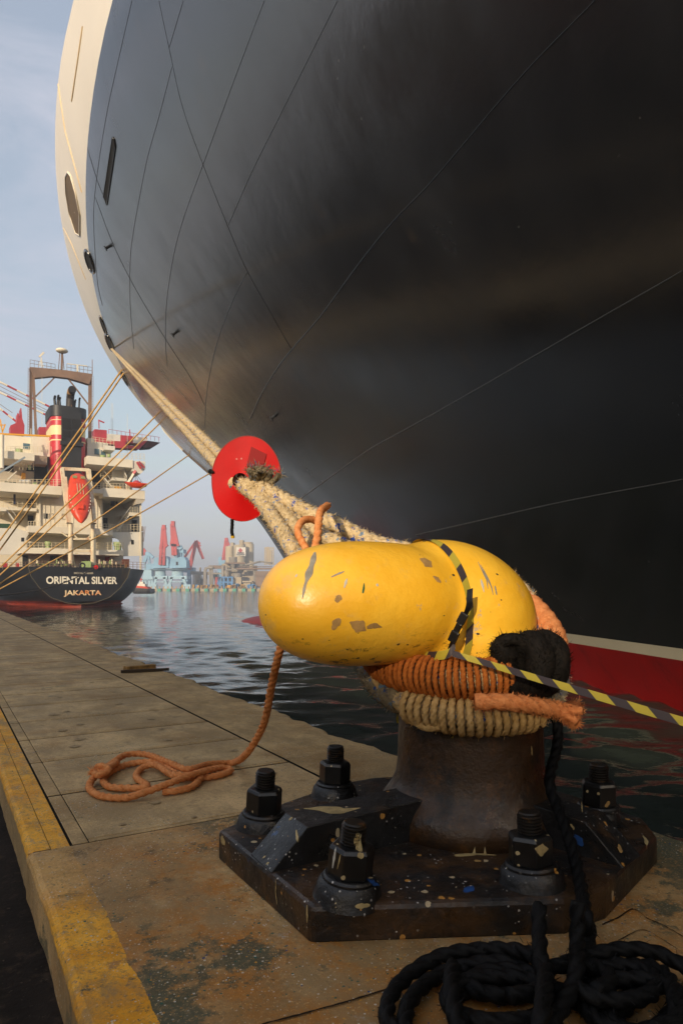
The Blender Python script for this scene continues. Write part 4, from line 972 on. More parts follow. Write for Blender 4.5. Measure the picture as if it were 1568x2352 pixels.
# hull: stations forward of the transom; transom outline from the stern
rt = [(1245,990),(1220,1080),(1150,1180),(1050,1270),(900,1325),(775,1337)]
TX = [OL(x, y, 0) for x, y in rt]
ztr = [v.z for v in TX]; xtr = [v.x for v in TX]
zdk = ztr[0]
HBM = OL(1388, 1005, 10).x; print('half beam', HBM)
def hx(y, z):
    zt = np.interp(z, ztr[::-1], xtr[::-1]) if z >= ztr[-1] else 0
    k = min(1, (y/11)); k = k*k*(3-2*k)
    box = HBM*(1-max(0, (2.2-z))**2*.02) if z > -1 else 8.0
    run = float(np.interp(z, [-2, .36, 2.16, 4.86], [3.6, OL(1180, 1340, 10).x, OL(1300, 1200, 10).x, HBM])); kk_ = min(1, max(0, (y-12)/40)); full = run+(box-run)*kk_
    ent = max(0, zt)
    return ent+(full-ent)*k if z >= ztr[-1] else full*min(1, y/9)**.8
zs = list(np.linspace(zdk, ztr[-1], 14))+[.2, -.6, -2.0]
ys = [0, .3, 1, 2, 3.5, 5, 7, 9, 12, 20, 60, 98]
def hullpart(name, z1, z0, m):
    zz = [z1]+[z for z in zs if z0 < z < z1]+[z0]; b = MB()
    for sg in (1, -1): b.grid([[Vector((sg*hx(y, z), y, z)) for y in ys] for z in zz])
    if z1 > 1: b.add([Vector((s_*hx(0, z), 0, z)) for s_ in (1, -1) for z in (zz if s_ == 1 else zz[::-1])], [tuple(range(2*len(zz)))])
    return B2(b, name, m, auto=25)
hullpart('hull', zdk, .75, M_SHBLK); hullpart('boot_topping', .75, -2.0, M_SHRED)
b = MB(); b.add([Vector((s_*hx(y, zdk), y, zdk-.05)) for s_, yy in ((1, ys), (-1, ys[::-1])) for y in yy], [tuple(range(2*len(ys)))]); B2(b, 'poop_deck', mat('deck_brown', '#5a3a2a', .8))
b = MB(); tube(b, [Vector((sg*x, -.04, z)) for sg in (1,) for x, z in zip(xtr, ztr)]+[Vector((-x, -.04, z)) for x, z in zip(xtr[::-1], ztr[::-1])], .035, 5); B2(b, 'transom_bead', mat('bead_tan', '#6a5e45', .6))
M_LET = mat('cream_lettering', '#e0d8c4', .6); M_LETR = mat('rusted_lettering', '#dfc69c', .6, layers=[('n', '#c9701f', .55, .45, .6, (1, 1, 1))])
def text(body, x0, x1, y0, y1, d, m, par, name, f=OL, bold=.03, ext=.02):
    cu = bpy.data.curves.new(name, 'FONT'); cu.body = body; cu.size = 1; cu.offset = bold; cu.extrude = 0
    tmp = bpy.data.objects.new('tmp', cu); col.objects.link(tmp); bpy.context.view_layer.update()
    me = bpy.data.meshes.new_from_object(tmp.evaluated_get(bpy.context.evaluated_depsgraph_get())); bpy.data.objects.remove(tmp); bpy.data.curves.remove(cu)
    v = np.array([q.co[:] for q in me.vertices]); lo = v.min(0); hi = v.max(0); A_ = f(x0, y1, d); B_ = f(x1, y0, d)
    b = MB(); b.add([Vector((A_.x+(B_.x-A_.x)*(q[0]-lo[0])/(hi[0]-lo[0]), A_.y, A_.z+(B_.z-A_.z)*(q[1]-lo[1])/(hi[1]-lo[1]))) for q in v], [tuple(p.vertices) for p in me.polygons]); bpy.data.meshes.remove(me)
    return b.build(name, m, par, local=True)
text('ORIENTAL SILVER', 442, 1122, 1075, 1143, -.06, M_LET, cs, 'ship_name', bold=.03)
text('JAKARTA', 610, 970, 1203, 1267, -.06, M_LETR, cs, 'port_name', bold=.03)
text('IMO No 9146089', 708, 892, 1031, 1048, -.06, mat('dull_lettering', '#a9a08c', .6), cs, 'registry_number', bold=.02)
def wall(name, m, *rs, **k):
    for r_ in rs: b = MB(); rect(b, *r_); o = B2(b, name, m, **k)
    return o
# deckhouse tiers
wall('lower_house', M_SHW, (-80, 1180, 846, 1000, 13, 26)); wall('lower_platform', M_SHW, (190, 1185, 820, 848, 8, 13))
wall('second_tier', M_SHW, (-80, 1075, 640, 846, 12.6, 26)); wall('second_platform', M_SHW, (270, 1080, 617, 648, 7.5, 12.6))
b = MB(); quad(b, [(1070,648),(1372,645),(1372,872),(1185,878),(1180,820),(1140,720),(1075,690)], 8.4, 8.7); B2(b, 'side_bulwark', M_SHW2)
b = MB(); quad(b, [(-80,606),(150,612),(265,640),(285,650),(195,790),(190,850),(160,862),(-80,862)], 8.4, 8.7); B2(b, 'side_bulwark', M_SHW2)
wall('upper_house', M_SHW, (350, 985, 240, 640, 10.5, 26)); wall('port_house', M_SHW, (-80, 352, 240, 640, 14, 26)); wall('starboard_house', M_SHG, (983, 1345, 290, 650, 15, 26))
wall('side_gallery', M_SHW, (-80, 60, 412, 440, 8, 14), (60, 350, 418, 432, 10, 14)); wall('side_gallery', M_SHW, (1240, 1345, 462, 490, 9, 15), (985, 1080, 625, 650, 9, 15))
wall('boat_deck', M_SHW, (-80, 592, 208, 248, 7.5, 26), (866, 992, 238, 268, 7.5, 26), (985, 1386, 250, 305, 7.5, 26))
b = MB(); quad(b, [(1300,290),(1386,300),(1386,345),(1360,370),(1300,380)], 7.6, 26); B2(b, 'deck_end_plate', M_SHG)
wall('pillar', M_SHW, (1340, 1354, 300, 1005, 8, 8.3)); wall('pillar', M_SHW, (372, 388, 245, 620, 10.2, 10.5)); wall('pillar', M_SHW, (960, 975, 265, 620, 10.2, 10.5))
for r_ in ((418, 455, 468, 516, 10.42, 10.5), (265, 330, 490, 610, 13.9, 14), (258, 340, 318, 420, 13.9, 14), (1262, 1310, 530, 640, 14.9, 15), (987, 1030, 512, 625, 14.9, 15), (1255, 1279, 722, 764, 8.35, 8.42), (203, 230, 700, 736, 8.35, 8.42), (215, 268, 870, 985, 12.9, 13), (480, 560, 868, 925, 12.9, 13), (693, 716, 715, 728, 12.5, 12.6)):
    wall('doorway' if r_[3]-r_[2] > 60 else 'window', M_SHD, r_)
for r_ in ((592, 634, 470, 522), (466, 508, 468, 518)):
    b = MB(); X0, X1, Y0, Y1 = r_
    for p, q in (((X0,Y0),(X1,Y0)),((X1,Y0),(X1,Y1)),((X1,Y1),(X0,Y1)),((X0,Y1),(X0,Y0))): line4(b, (*p, 10.4), (*q, 10.4), .06)
    B2(b, 'hatch_frame', M_SHG)
b = MB(); 
for x in (430, 480, 520, 640, 700, 880, 930): line4(b, (x, 250, 10.45), (x, 610, 10.45), .06)
for x in (300, 570, 820, 1060): line4(b, (x, 650, 12.55), (x, 840, 12.55), .06)
B2(b, 'wall_stiffener', M_SHW)
# funnel deck and bridge
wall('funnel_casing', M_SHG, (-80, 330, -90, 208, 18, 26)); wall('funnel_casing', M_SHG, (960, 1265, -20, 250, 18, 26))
wall('gap_shade_panel', M_SHD, (330, 455, -12, 210, 17.5, 18), (838, 960, -52, 240, 17.5, 18), (1075, 1200, -10, 55, 17.9, 18), (40, 130, -85, 60, 17.9, 18), (250, 325, -70, 60, 17.9, 18))  # near-black panels: shade of the open gaps put into their colour
wall('casing_panel', mat('brown_grey_panel', '#8d7b68', .7), (325, 452, -80, -10, 15, 18)); wall('casing_panel', mat('grey_panel', '#6d6560', .6), (850, 960, -55, 5, 15, 18))
wall('bridge_deck', M_SHW, (-80, 330, -108, -72, 12, 26)); wall('bridge_deck', M_SHW, (832, 1272, -45, -8, 12, 26))
b = MB(); quad(b, [(1265,-38),(1390,-30),(1390,45),(1345,88),(1265,60)], 12.2, 20); B2(b, 'bridge_wing', M_SHW2)
wall('bridge_house', M_SHW, (312, 492, -272, -90, 16, 26)); wall('bridge_house', M_SHW2, (835, 905, -250, -60, 16, 26), (905, 1035, -205, -60, 16, 26)); wall('bridge_house', M_SHW, (45, 312, -260, -108, 19, 26))
wall('bridge_window', mat('sea_glass', '#4a6470', .15), (905, 948, -148, -100, 15.9, 16)); wall('bridge_window', bpy.data.materials['sea_glass'], (965, 1010, -135, -80, 15.9, 16)); wall('bridge_window', bpy.data.materials['sea_glass'], (222, 285, -200, -152, 18.9, 19))
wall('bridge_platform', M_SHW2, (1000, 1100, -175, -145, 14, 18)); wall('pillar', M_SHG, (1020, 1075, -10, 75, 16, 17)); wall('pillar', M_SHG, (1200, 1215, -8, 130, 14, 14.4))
wall('deck_wall', M_SHW2, (1070, 1215, 60, 150, 15, 18)); wall('yellow_box', M_YELB, (1105, 1160, 212, 248, 8, 8.6)); wall('yellow_box', M_YELB, (208, 245, 80, 130, 17, 17.9))
# funnel
b = MB(); 
def fun(Y0, Y1, g=0.0, d0=14.0, dep=7.0, n=10):
    a, c = O3(495, Y1, d0), O3(832, Y0, d0); x0, x1 = a.x-g, c.x+g; y0, y1 = d0-g, d0+dep+g; r_ = 1.3
    pl = []
    for cx, cy, q in ((x1-r_, y0+r_, -90), (x1-r_, y1-r_, 0), (x0+r_, y1-r_, 90), (x0+r_, y0+r_, 180)):
        pl += [(cx+r_*math.cos(R(q+90*k/5)), cy+r_*math.sin(R(q+90*k/5))) for k in range(6)]
    return [Vector((x, y, a.z)) for x, y in pl], [Vector((x, y, c.z)) for x, y in pl]
b = MB(); b.prism(*fun(690, 1390)); fo = B2(b, 'funnel', M_FRED, auto=40)
b = MB(); b.prism(*fun(772, 935, .02)); fb_ = B2(b, 'funnel_band', M_FCR, fo, auto=40)
for y0, y1 in ((779, 787), (916, 923)): b = MB(); b.prism(*fun(y0, y1, .05)); B2(b, 'band_line', M_FRED, fo, auto=40)
b = MB(); b.prism(*fun(640, 700, .12)); B2(b, 'funnel_cap', M_FBLK, fo, auto=40)
wall('funnel_back_panel', M_FBLK, (588, 780, 684-1176, 214, 13.75, 14.2))
for X0, X1, Y0, Y1 in ((598, 678, 738, 830), (694, 778, 748, 832), (596, 678, 853, 912), (694, 778, 862, 918), (590, 632, 928, 965), (738, 780, 940, 975)):
    b = MB(); a, c = O3(X0, Y1, 13.7), O3(X1, Y0, 13.7); b.bb(a.x, c.x, 13.66, 13.74, a.z, c.z)
    for k in range(7): b.bb(a.x, c.x, 13.62, 13.66, a.z+(c.z-a.z)*k/7, a.z+(c.z-a.z)*(k+.35)/7)
    B2(b, 'louvre', M_SHD, fo)
wall('panel_ledge', M_FBLK, (580, 800, 968-1176, 980-1176, 13.3, 13.75))
M_SOOT = mat('sooty_pipe', '#2a2017', .6, layers=[('n', '#b98b4a', .6, .5, .6, (1, 1, .5), .9)])
for (xa, ya), (xb, yb), r_, bend in (((668,636),(672,540),.55,1), ((550,628),(555,540),.16,1), ((528,628),(522,550),.18,1), ((575,630),(570,560),.16,1), ((712,640),(718,580),.14,1), ((755,645),(760,560),.13,1)):
    b = MB(); p = O3(xa, ya, 17); q = O3(xb, yb, 17); pts = [p, p+(q-p)*.5, q, q+Vector((0, -.6*r_*2, r_*1.2)), q+Vector((0, -1.6*r_*2, r_*1.5))]; tube(b, crspline(pts, 5), r_, 12); B2(b, 'exhaust_pipe', M_SOOT if r_ > .3 else M_FBLK, fo, smooth=True)
    e_ = q+Vector((0, -1.6*r_*2-.02, r_*1.5)); b = MB(); b.cyl(e_, e_+Vector((0, -.05, .01)), r_*.86, r_*.86, 12); B2(b, 'pipe_mouth', M_SHD, fo)
# gantry mast
gm = MB(); 
for x, x2, w_ in ((297, 293, .42), (315, 345, .35)): gm.bar(O3(x, 250, 24), O3(x2, 895, 24), w_)
gm.bar(O3(860, 320, 24), O3(858, 935, 24), .42); gm.each('mast_leg', M_MAST, cs, local=True)
gm = MB(); lo = [O3(x, y, 23.5) for x, y in ((285,240),(545,262),(632,272),(886,308),(886,320),(852,405),(650,345),(500,328),(330,345),(285,255))]; gm.prism(lo, [v+Vector((0, 1, 0)) for v in lo]); B2(gm, 'mast_beam', M_MAST)
gm = MB(); gm.bar(O3(530, 335, 24), O3(340, 525, 24), .2); gm.bar(O3(650, 350, 24), O3(845, 600, 24), .2); gm.bar(O3(590, 265, 24), O3(595, 95, 24), .28); gm.bar(O3(560, 262, 24), O3(572, 110, 24), .1); gm.bar(O3(612, 262, 24), O3(600, 110, 24), .1); B2(gm, 'mast_brace', M_MAST)
gm = MB()
for x, x2, y0, y1 in ((270, 266, 250, 880), (283, 282, 250, 880), (878, 876, 330, 930), (892, 888, 330, 930)): gm.bar(O3(x, y0, 23.6), O3(x2, y1, 23.6), .06)
for k in range(26): y = 262+k*24; gm.bar(O3(269, y, 23.6), O3(283, y, 23.6), .04); (gm.bar(O3(877, y+70, 23.6), O3(891, y+70, 23.6), .04) if y < 850 else None)
B2(gm, 'mast_ladder', M_MAST)
gm = MB()
for y in (172, 205): 
    gm.bar(O3(288, y, 23.6), O3(528, y+42, 23.6), .05); gm.bar(O3(640, y+38, 23.6), O3(878, y+72, 23.6), .05)
for k in range(7): x = 288+k*40; gm.bar(O3(x, 172+k*7, 23.6), O3(x, 242+k*4, 23.6), .05); x = 640+k*40; gm.bar(O3(x, 210+k*6, 23.6), O3(x, 275+k*5, 23.6), .05)
gm.bar(O3(882, 170, 23.6), O3(884, 310, 23.6), .09); B2(gm, 'mast_rail', M_MAST)
gm = MB(); gm.bar(O3(375, 145, 23.6), O3(420, 102, 23.6), .25); gm.bar(O3(395, 150, 23.6), O3(395, 245, 23.6), .12); gm.bar(O3(395, 160, 23.6), O3(372, 235, 23.6), .07); gm.bar(O3(395, 160, 23.6), O3(415, 245, 23.6), .07); B2(gm, 'radar', M_SHW)
gm = MB(); gm.bar(O3(645, 210, 23.6), O3(835, 232, 23.6), .12); gm.bar(O3(740, 225, 23.6), O3(742, 285, 23.6), .25); B2(gm, 'radar', M_SHW)
gm = MB(); p = O3(592, 85, 23.6); gm.ball(p, .8, 12, 8, (1.15, 1.15, .45)); B2(gm, 'satellite_dome', M_SHW, smooth=True)
# deck cranes forward of the bridge
def boomseg(pts, d, w_, m0, m1, nseg, name):
    for k in range(nseg):
        a = [pts[0][i]+(pts[1][i]-pts[0][i])*k/nseg for i in (0, 1)]; c = [pts[0][i]+(pts[1][i]-pts[0][i])*(k+1)/nseg for i in (0, 1)]
        b = MB(); b.bar(O3(*a, d), O3(*c, d), w_); B2(b, name, m0 if k % 2 == 0 else m1)
for (p, q, n_) in (((-20, 375), (520, 645), 6), ((-20, 475), (500, 730), 6), ((-20, 625), (170, 775), 4)): boomseg((p, q), 45, .28, M_SHW, M_CRRED, n_, 'crane_boom')
b = MB()
for p, q in (((-20, 415), (500, 680)), ((-20, 455), (500, 700)), ((-20, 585), (120, 680))): b.bar(O3(*p, 46), O3(*q, 46), .07)
B2(b, 'boom_cable', M_MAST)
b = MB(); quadp = [(100,800),(160,775),(168,680),(180,690),(190,740),(198,630),(205,640),(215,740),(235,800),(232,890),(100,890)]; lo = [O3(x, y, 42) for x, y in quadp]; b.prism(lo, [v+Vector((0, 3, 0)) for v in lo]); B2(b, 'crane_house', M_CRRED)
b = MB(); lo = [O3(x, y, 42) for x, y in ((375,815),(495,818),(495,900),(375,895))]; b.prism(lo, [v+Vector((0, 3, 0)) for v in lo]); B2(b, 'crane_house', M_CRRED)
bx = [(905, 1022, 828, 938, 965), (1022, 1152, 872, 945, 975), (1152, 1272, 885, 955, 985), (1272, 1412, 900, 968, 1000)]
for k, (x0, x1, y0, y1, y2) in enumerate(bx):
    b = MB(); lo = [O3(x, y, 40) for x, y in ((x0, y0+8), (x1, y0+18), (x1, y1+16), (x0, y1))]; b.prism(lo, [v+Vector((0, 2.5, 0)) for v in lo]); B2(b, 'crane_beam', M_CRRED if k % 2 == 0 else M_SHW2)
b = MB(); lo = [O3(x, y, 39.6) for x, y in ((900,938),(1200,955),(1205,990),(1310,998),(1372,950),(1412,948),(1330,1026),(1100,1015),(1100,985),(900,965))]; b.prism(lo, [v+Vector((0, 2, 0)) for v in lo]); B2(b, 'crane_beam', M_CRRED)
b = MB(); lo = [O3(x, y, 39.4) for x, y in ((1412,946),(1534,965),(1470,1005),(1375,1012),(1365,1005))]; b.prism(lo, [v+Vector((0, 3, 0)) for v in lo]); B2(b, 'crane_tip', mat('dark_red_steel', '#3a1014', .6))
b = MB()
for k in range(13): x = 1040+k*40; y = 838+k*6.5; b.bar(O3(x, y, 40), O3(x, y+40, 40), .06)
b.bar(O3(1040, 838, 40), O3(1530, 915, 40), .06); b.bar(O3(945, 745, 40), O3(948, 830, 40), .15); b.bar(O3(945, 752, 40), O3(998, 775, 40), .2); b.bar(O3(1240, 840, 40), O3(1250, 950, 40), .15); B2(b, 'crane_rail', M_CRRED)
b = MB(); b.bar(O3(-40, 880, 11), O3(490, 905, 11), .22); b.bar(O3(0, 740, 11), O3(25, 870, 11), .16); b.bar(O3(50, 790, 11), O3(25, 860, 11), .16); b.bar(O3(-20, 800, 11), O3(55, 795, 11), .12); B2(b, 'provision_crane', M_YELB)
b = MB(); b.cyl(O3(18, 1210, 11), O3(18, 890, 11), .26, .26, 12); B2(b, 'crane_post', M_SHW, auto=40)
b = MB(); b.bar(O3(-40, 1275, 9), O3(240, 1105, 9), .22); B2(b, 'gangway', mat('grey_aluminium', '#7f8a90', .5))
b = MB()
for x, y0, y1 in ((1218, 690, 1110), (1065, 585, 930), (1080, 590, 930), (402, 340, 820)): b.bar(O3(x, y0, 22), O3(x, y1, 22), .045)
b.bar(O3(296, 830, 17), O3(296, 1070, 17), .08); b.each('whip_aerial', M_SHW2, cs, local=True)
# rails
def rail(X0, Y0, X1, Y1, h, d, n, m=M_RAIL, name='guard_rail'):
    b = MB()
    for k in range(n+1): t_ = k/n; x = X0+(X1-X0)*t_; y = Y0+(Y1-Y0)*t_; b.bar(OL(x, y-h, d), OL(x, y, d), .055)
    for q in (1, .66, .33): b.bar(OL(X0, Y0-h*q, d), OL(X1, Y1-h*q, d), .04)
    B2(b, name, m)
rail(-40, 210, 590, 210, 68, 7.6, 16); rail(868, 245, 1240, 255, 70, 7.6, 12); rail(-60, 420, 350, 420, 70, 10, 9); rail(270, 615, 370, 615, 72, 7.6, 4); rail(420, 617, 650, 617, 50, 7.6, 5)
rail(900, 640, 1075, 640, 72, 7.6, 6); rail(1060, 645, 1345, 640, 70, 8.6, 9); rail(1245, 462, 1340, 462, 55, 9.2, 4); rail(200, 822, 660, 820, 72, 8.1, 11); rail(920, 822, 1180, 820, 72, 8.1, 7); rail(330, 990, 690, 990, 66, .5, 10, M_MAST); rail(920, 990, 1390, 1005, 68, .5, 12, M_MAST); rail(-60, 1010, 330, 995, 66, 5, 9, M_MAST)
rail(60, -112, 490, -110, 60, 12.5, 10); rail(1070, -45, 1380, -40, 62, 12.5, 8); rail(880, -205, 1090, -175, 62, 15, 6); rail(185, 50, 320, 50, 75, 14, 4); rail(960, 120, 1070, 125, 55, 15, 4); rail(1100, 120, 1210, 130, 55, 15, 4)
def stair(p, q, w_=.9, n=10, name='stairway'):
    b = MB(); a, c = OL(*p), OL(*q); s_ = Vector((0, w_/2, 0)); b.bar(a-s_, c-s_, .12); b.bar(a+s_, c+s_, .12)
    for k in range(1, n): m_ = a+(c-a)*k/n; b.box(m_, (.25, w_, .05))
    for z in (.9,): b.bar(a-s_+Vector((0, 0, z)), c-s_+Vector((0, 0, z)), .05)
    B2(b, name, M_SHW2)
stair((1120, 635, 9.5), (1245, 465, 9.5)); stair((985, 120, 14), (1060, 215, 14)); stair((1155, 0, 14), (1205, 125, 14)); stair((60, 440, 9), (150, 560, 9)); stair((70, 150, 16), (160, 65, 16)); stair((760, 640, 9), (870, 690, 9)); stair((800, 850, 12), (860, 925, 12))
b = MB(); line4(b, (1358, 590, 8.2), (1360, 640, 8.2), .2); line4(b, (1391, 592, 7.9), (1374, 738, 7.9), .06); line4(b, (1378, 592, 7.9), (1366, 735, 7.9), .06); B2(b, 'pilot_ladder', M_MAST)
# deck gear on the poop
wall('winch_bed', M_DECKG, (340, 690, 952, 992, 1.2, 3), (935, 1215, 958, 992, 1.2, 3)); 
for k in range(22):
    x = random.choice([random.uniform(350, 660), random.uniform(930, 1180)]); m_ = random.choice([M_VENT, M_RAIL, M_DECKG, M_RUSTY]); h_ = random.uniform(25, 62)
    b = MB(); b.cyl(OL(x, 965, 4), OL(x, 965-h_, 4), .12, .08, 7); B2(b, 'deck_fitting', m_)
wall('winch', M_VENT, (805, 870, 925, 992, 3, 5)); wall('deck_locker', mat('rust_brown_box', '#5a2c1c', .7), (1185, 1238, 905, 985, 2, 3.2)); wall('notice_board', M_FRED, (1006, 1050, 884, 925, 12.8, 12.95)); wall('deck_locker', M_FRED, (155, 185, 945, 995, 6, 7)); wall('deck_locker', M_FRED, (30, 75, 945, 1000, 6, 7)); wall('net', mat('green_tarp', '#25442c', .8), (-20, 105, 568, 602, 8.6, 9.4)); wall('net', bpy.data.materials['green_tarp'], (45, 160, 165, 196, 7.7, 8.6)); wall('lost_coverall', mat('navy_cloth', '#161c38', .9), (130, 150, 285, 378, 9.8, 10)); wall('coverall', bpy.data.materials['navy_cloth'], (1062, 1100, 330, 395, 12, 12.2), (1108, 1128, 330, 380, 12, 12.2))
b = MB(); b.cyl(OL(185, 170, 8), OL(290, 170, 8), .33, .33, 12); B2(b, 'liferaft_canister', M_SHW2, auto=40)
b = MB(); p = OL(787, 968, .4); tube(b, [p+Vector((.30*math.cos(a), 0, .30*math.sin(a))) for a in np.linspace(0, 6.283, 17)], .10, 8); B2(b, 'panama_lead', M_FBLK, smooth=True)
for x0, x1, y0, y1, yb in ((428, 492, 738, 768, 818), (1085, 1170, 742, 782, 822)):
    b = MB(); xc = (x0+x1)/2; b.cyl(OL(xc, y1, 9.2), OL(xc, y0, 9.2), (OL(x1, y0, 9.2)-OL(x0, y0, 9.2)).length/2, None, 18); v_ = B2(b, 'ventilator', M_VENT, auto=40)
    b = MB(); b.cyl(OL(xc, yb, 9.2), OL(xc, y1, 9.2), (OL(x1, y0, 9.2)-OL(x0, y0, 9.2)).length*.38, None, 18); B2(b, 'trunk', M_VENT, v_, auto=40)
for x0, x1, y0, y1, d in ((150, 218, 1026, 1062, 17.5), (955, 1010, 1088, 1120, 15.5), (1028, 1060, 1076, 1105, 15.5), (268, 300, 1185, 1225, 16), (310, 355, 1350, 1385, 8)): b = MB(); xc = (x0+x1)/2; b.cyl(O3(xc, y1, d), O3(xc, y0, d), (O3(x1, y0, d)-O3(x0, y0, d)).length/2, None, 14); B2(b, 'ventilator', M_VENT, auto=40)
# free-fall davit and lifeboat
b = MB()
for p, q, w_ in (((592, 38, 6.5), (655, 560, 3.6), .42), ((850, 50, 6.5), (905, 565, 3.6), .42), ((590, 40, 6.6), (852, 52, 6.6), .40), ((628, 120, 6), (670, 560, 3.5), .25), ((830, 60, 6.4), (870, 420, 4.4), .2)): line4(b, p, q, w_)
b.each('davit_frame', M_RUSTY, cs, local=True)
b = MB()
for x, xx in ((676, 676), (888, 888)): b.cyl(OL(x, 960, 4), OL(xx, 560, 4), .30, .27, 12)
for p, q, w_ in (((700, 712, 4), (880, 712, 4), .26), ((690, 828, 4), (880, 828, 4), .26), ((690, 655, 4), (745, 712, 4), .16), ((885, 655, 4), (830, 712, 4), .16), ((590, 650, 6), (650, 690, 4.2), .16), ((655, 660, 4), (655, 960, 4), .1), ((912, 660, 4), (912, 960, 4), .12), ((695, 850, 4.2), (720, 985, 4.2), .1), ((745, 850, 4.2), (720, 850, 4.2), .1)): line4(b, p, q, w_)
b.each('davit_post', M_RUSTY, cs, local=True, auto=40)
wp = lambda X, Y, d: (Matrix.Translation(T2) @ Matrix.Rotation(TH, 4, 'Z')) @ OL(X, Y, d)
lb = root('lifeboat', wp(757, 330, 4.2), 'orange free-fall lifeboat hanging nose down on the white stern davit', 'lifeboat', rz=TH)
a, c = wp(742, 118, 6.4), wp(778, 562, 2.2); ax_ = (c-a); ln_ = ax_.length; ax_.normalize(); sd_ = n2.copy(); sd_ = (sd_-ax_*sd_.dot(ax_)).normalized(); tp_ = sd_.cross(ax_); tp_ = tp_ if tp_.y < 0 else -tp_
rows = []
for t_, w_, h_ in ((0, .62, .55), (.03, .92, .8), (.12, 1.14, 1.05), (.35, 1.32, 1.1), (.55, 1.36, 1.0), (.72, 1.2, .85), (.86, .82, .62), (.95, .38, .35), (1.0, .04, .05)):
    o_ = a+ax_*ln_*t_; rows.append([o_+sd_*w_*math.copysign(abs(math.cos(q))**.75, math.cos(q))+tp_*h_*math.copysign(abs(math.sin(q))**.75, math.sin(q)) for q in np.linspace(0, 6.2832, 24, endpoint=False)])
b = MB(); b.grid(rows, closed_u=True); b.f.append(tuple(range(24))); b.build('hull', M_LIFE, lb, auto=50)
b = MB(); q_ = lambda t_, x, h: a+ax_*ln_*t_+sd_*x+tp_*h
b.prism([q_(.70, -.45, .75), q_(.70, .35, .75), q_(.80, .35, .62), q_(.80, -.45, .62)], [q_(.71, -.35, 1.15), q_(.71, .25, 1.15), q_(.79, .25, 1.0), q_(.79, -.35, 1.0)]); b.build('conning_hood', M_LIFE, lb)
for x in (-.55, .45): b = MB(); b.prism([q_(.10, x-.28, 1.0), q_(.10, x+.28, 1.0), q_(.16, x+.28, 1.05), q_(.16, x-.28, 1.05)], [q_(.10, x-.28, 1.09), q_(.10, x+.28, 1.09), q_(.16, x+.28, 1.13), q_(.16, x-.28, 1.13)]); b.build('window', mat('dull_window', '#8a8450', .4) if x < 0 else bpy.data.materials['dull_window'], lb)
b = MB()
for x in (-.35, .0, .35): b.bar(q_(.28, x, 1.16), q_(.50, x, 1.1), .05)
b.build('grab_rail', M_RAIL, lb)
b = MB(); b.ball(q_(-.03, 0, .2), .4, 10, 6, (1.3, .6, .5)); b.build('release_hook', M_CRRED, lb, smooth=True)
b = MB()
for k in range(5):
    for x in (-1.24, 1.24): t_ = .5+.07*k; b.bar(q_(t_, x*(1-max(0, t_-.6)*1.6), .62), q_(t_+.022, x*(1-max(0, t_-.6)*1.6), .6), .09)
b.each('reflective_tape', M_SHW, lb)
rbt = root('rescue_boat', wp(1305, 200, 7), 'small orange rescue boat slung from the white arm at the deck corner', 'rescue boat', rz=TH)
rows = []
for t_, w_, z0 in ((-1, .1, .5), (-.85, .45, .1), (-.4, .62, -.35), (.3, .62, -.4), (.85, .5, -.1), (1, .3, .35)):
    o_ = wp(1305, 200, 7)+n2*1.55*t_; rows.append([o_+f2*w_*math.cos(q)*.9+Vector((0, 0, .25+(z0-.25)*max(0, -math.sin(q)) if math.sin(q) < 0 else .25+.15*math.sin(q))) for q in np.linspace(0, 6.2832, 14, endpoint=False)])
b = MB(); b.grid(rows, closed_u=True); b.f.append(tuple(range(14))); b.f.append(tuple(range(len(b.v)-14, len(b.v)))); b.build('hull', M_LIFE, rbt, auto=50)
b = MB(); o_ = wp(1305, 180, 7); b.ball(o_, .55, 10, 6, (1, .8, .8)); b.bar(o_-n2*.6, o_+n2*.6+Vector((0, 0, .2)), .2); b.build('console', M_CRRED, rbt)
b = MB(); [b.bar(wp(x, 190, 7), wp(1300, 88, 7), .04) for x in (1240, 1290, 1330, 1375)]; b.build('sling', M_FBLK, rbt)
b = MB(); line4(b, (1212, 200, 8), (1290, 75, 7.2), .32); line4(b, (1215, 190, 8), (1220, 250, 8), .35); B2(b, 'rescue_davit', M_SHW); b = MB(); line4(b, (1278, 85, 7.2), (1302, 60, 7), .35); b.bar(OL(1310, -25, 11.8), OL(1350, 40, 11.8), .25); b.bar(OL(1330, -30, 11.8), OL(1380, 30, 11.8), .2); B2(b, 'davit_head', M_CRRED)
# its own stern line with a small red rat guard
ln = MB(); A_ = wp(918, 985, -.3); E_ = P(-110, 1374, 40); tube(ln, [A_+(E_-A_)*(i/16)+Vector((0, 0, -.9*math.sin(math.pi*i/16))) for i in range(17)], .055, 7); o = ln.build('stern_line', mat('dark_line', '#3a2c1c', .9), None, smooth=True); tag(o, 'dark brown slack mooring line from the black stern past the ship name', 'rope')
rg = root('rat_guard', wp(918, 982, -.5), 'small bright red rat guard disc on the black stern of the white ship', 'rat guard'); b = MB(); p = wp(918, 982, -.5); b.cyl(p, p+Vector((.03, -.06, 0)), .26, .26, 20); b.build('disc', M_REDD, rg); b = MB(); b.cyl(p+Vector((.02, -.05, 0)), p+Vector((.05, -.12, 0)), .07, .07, 10); b.build('collar', bpy.data.materials['collar_red'], rg)
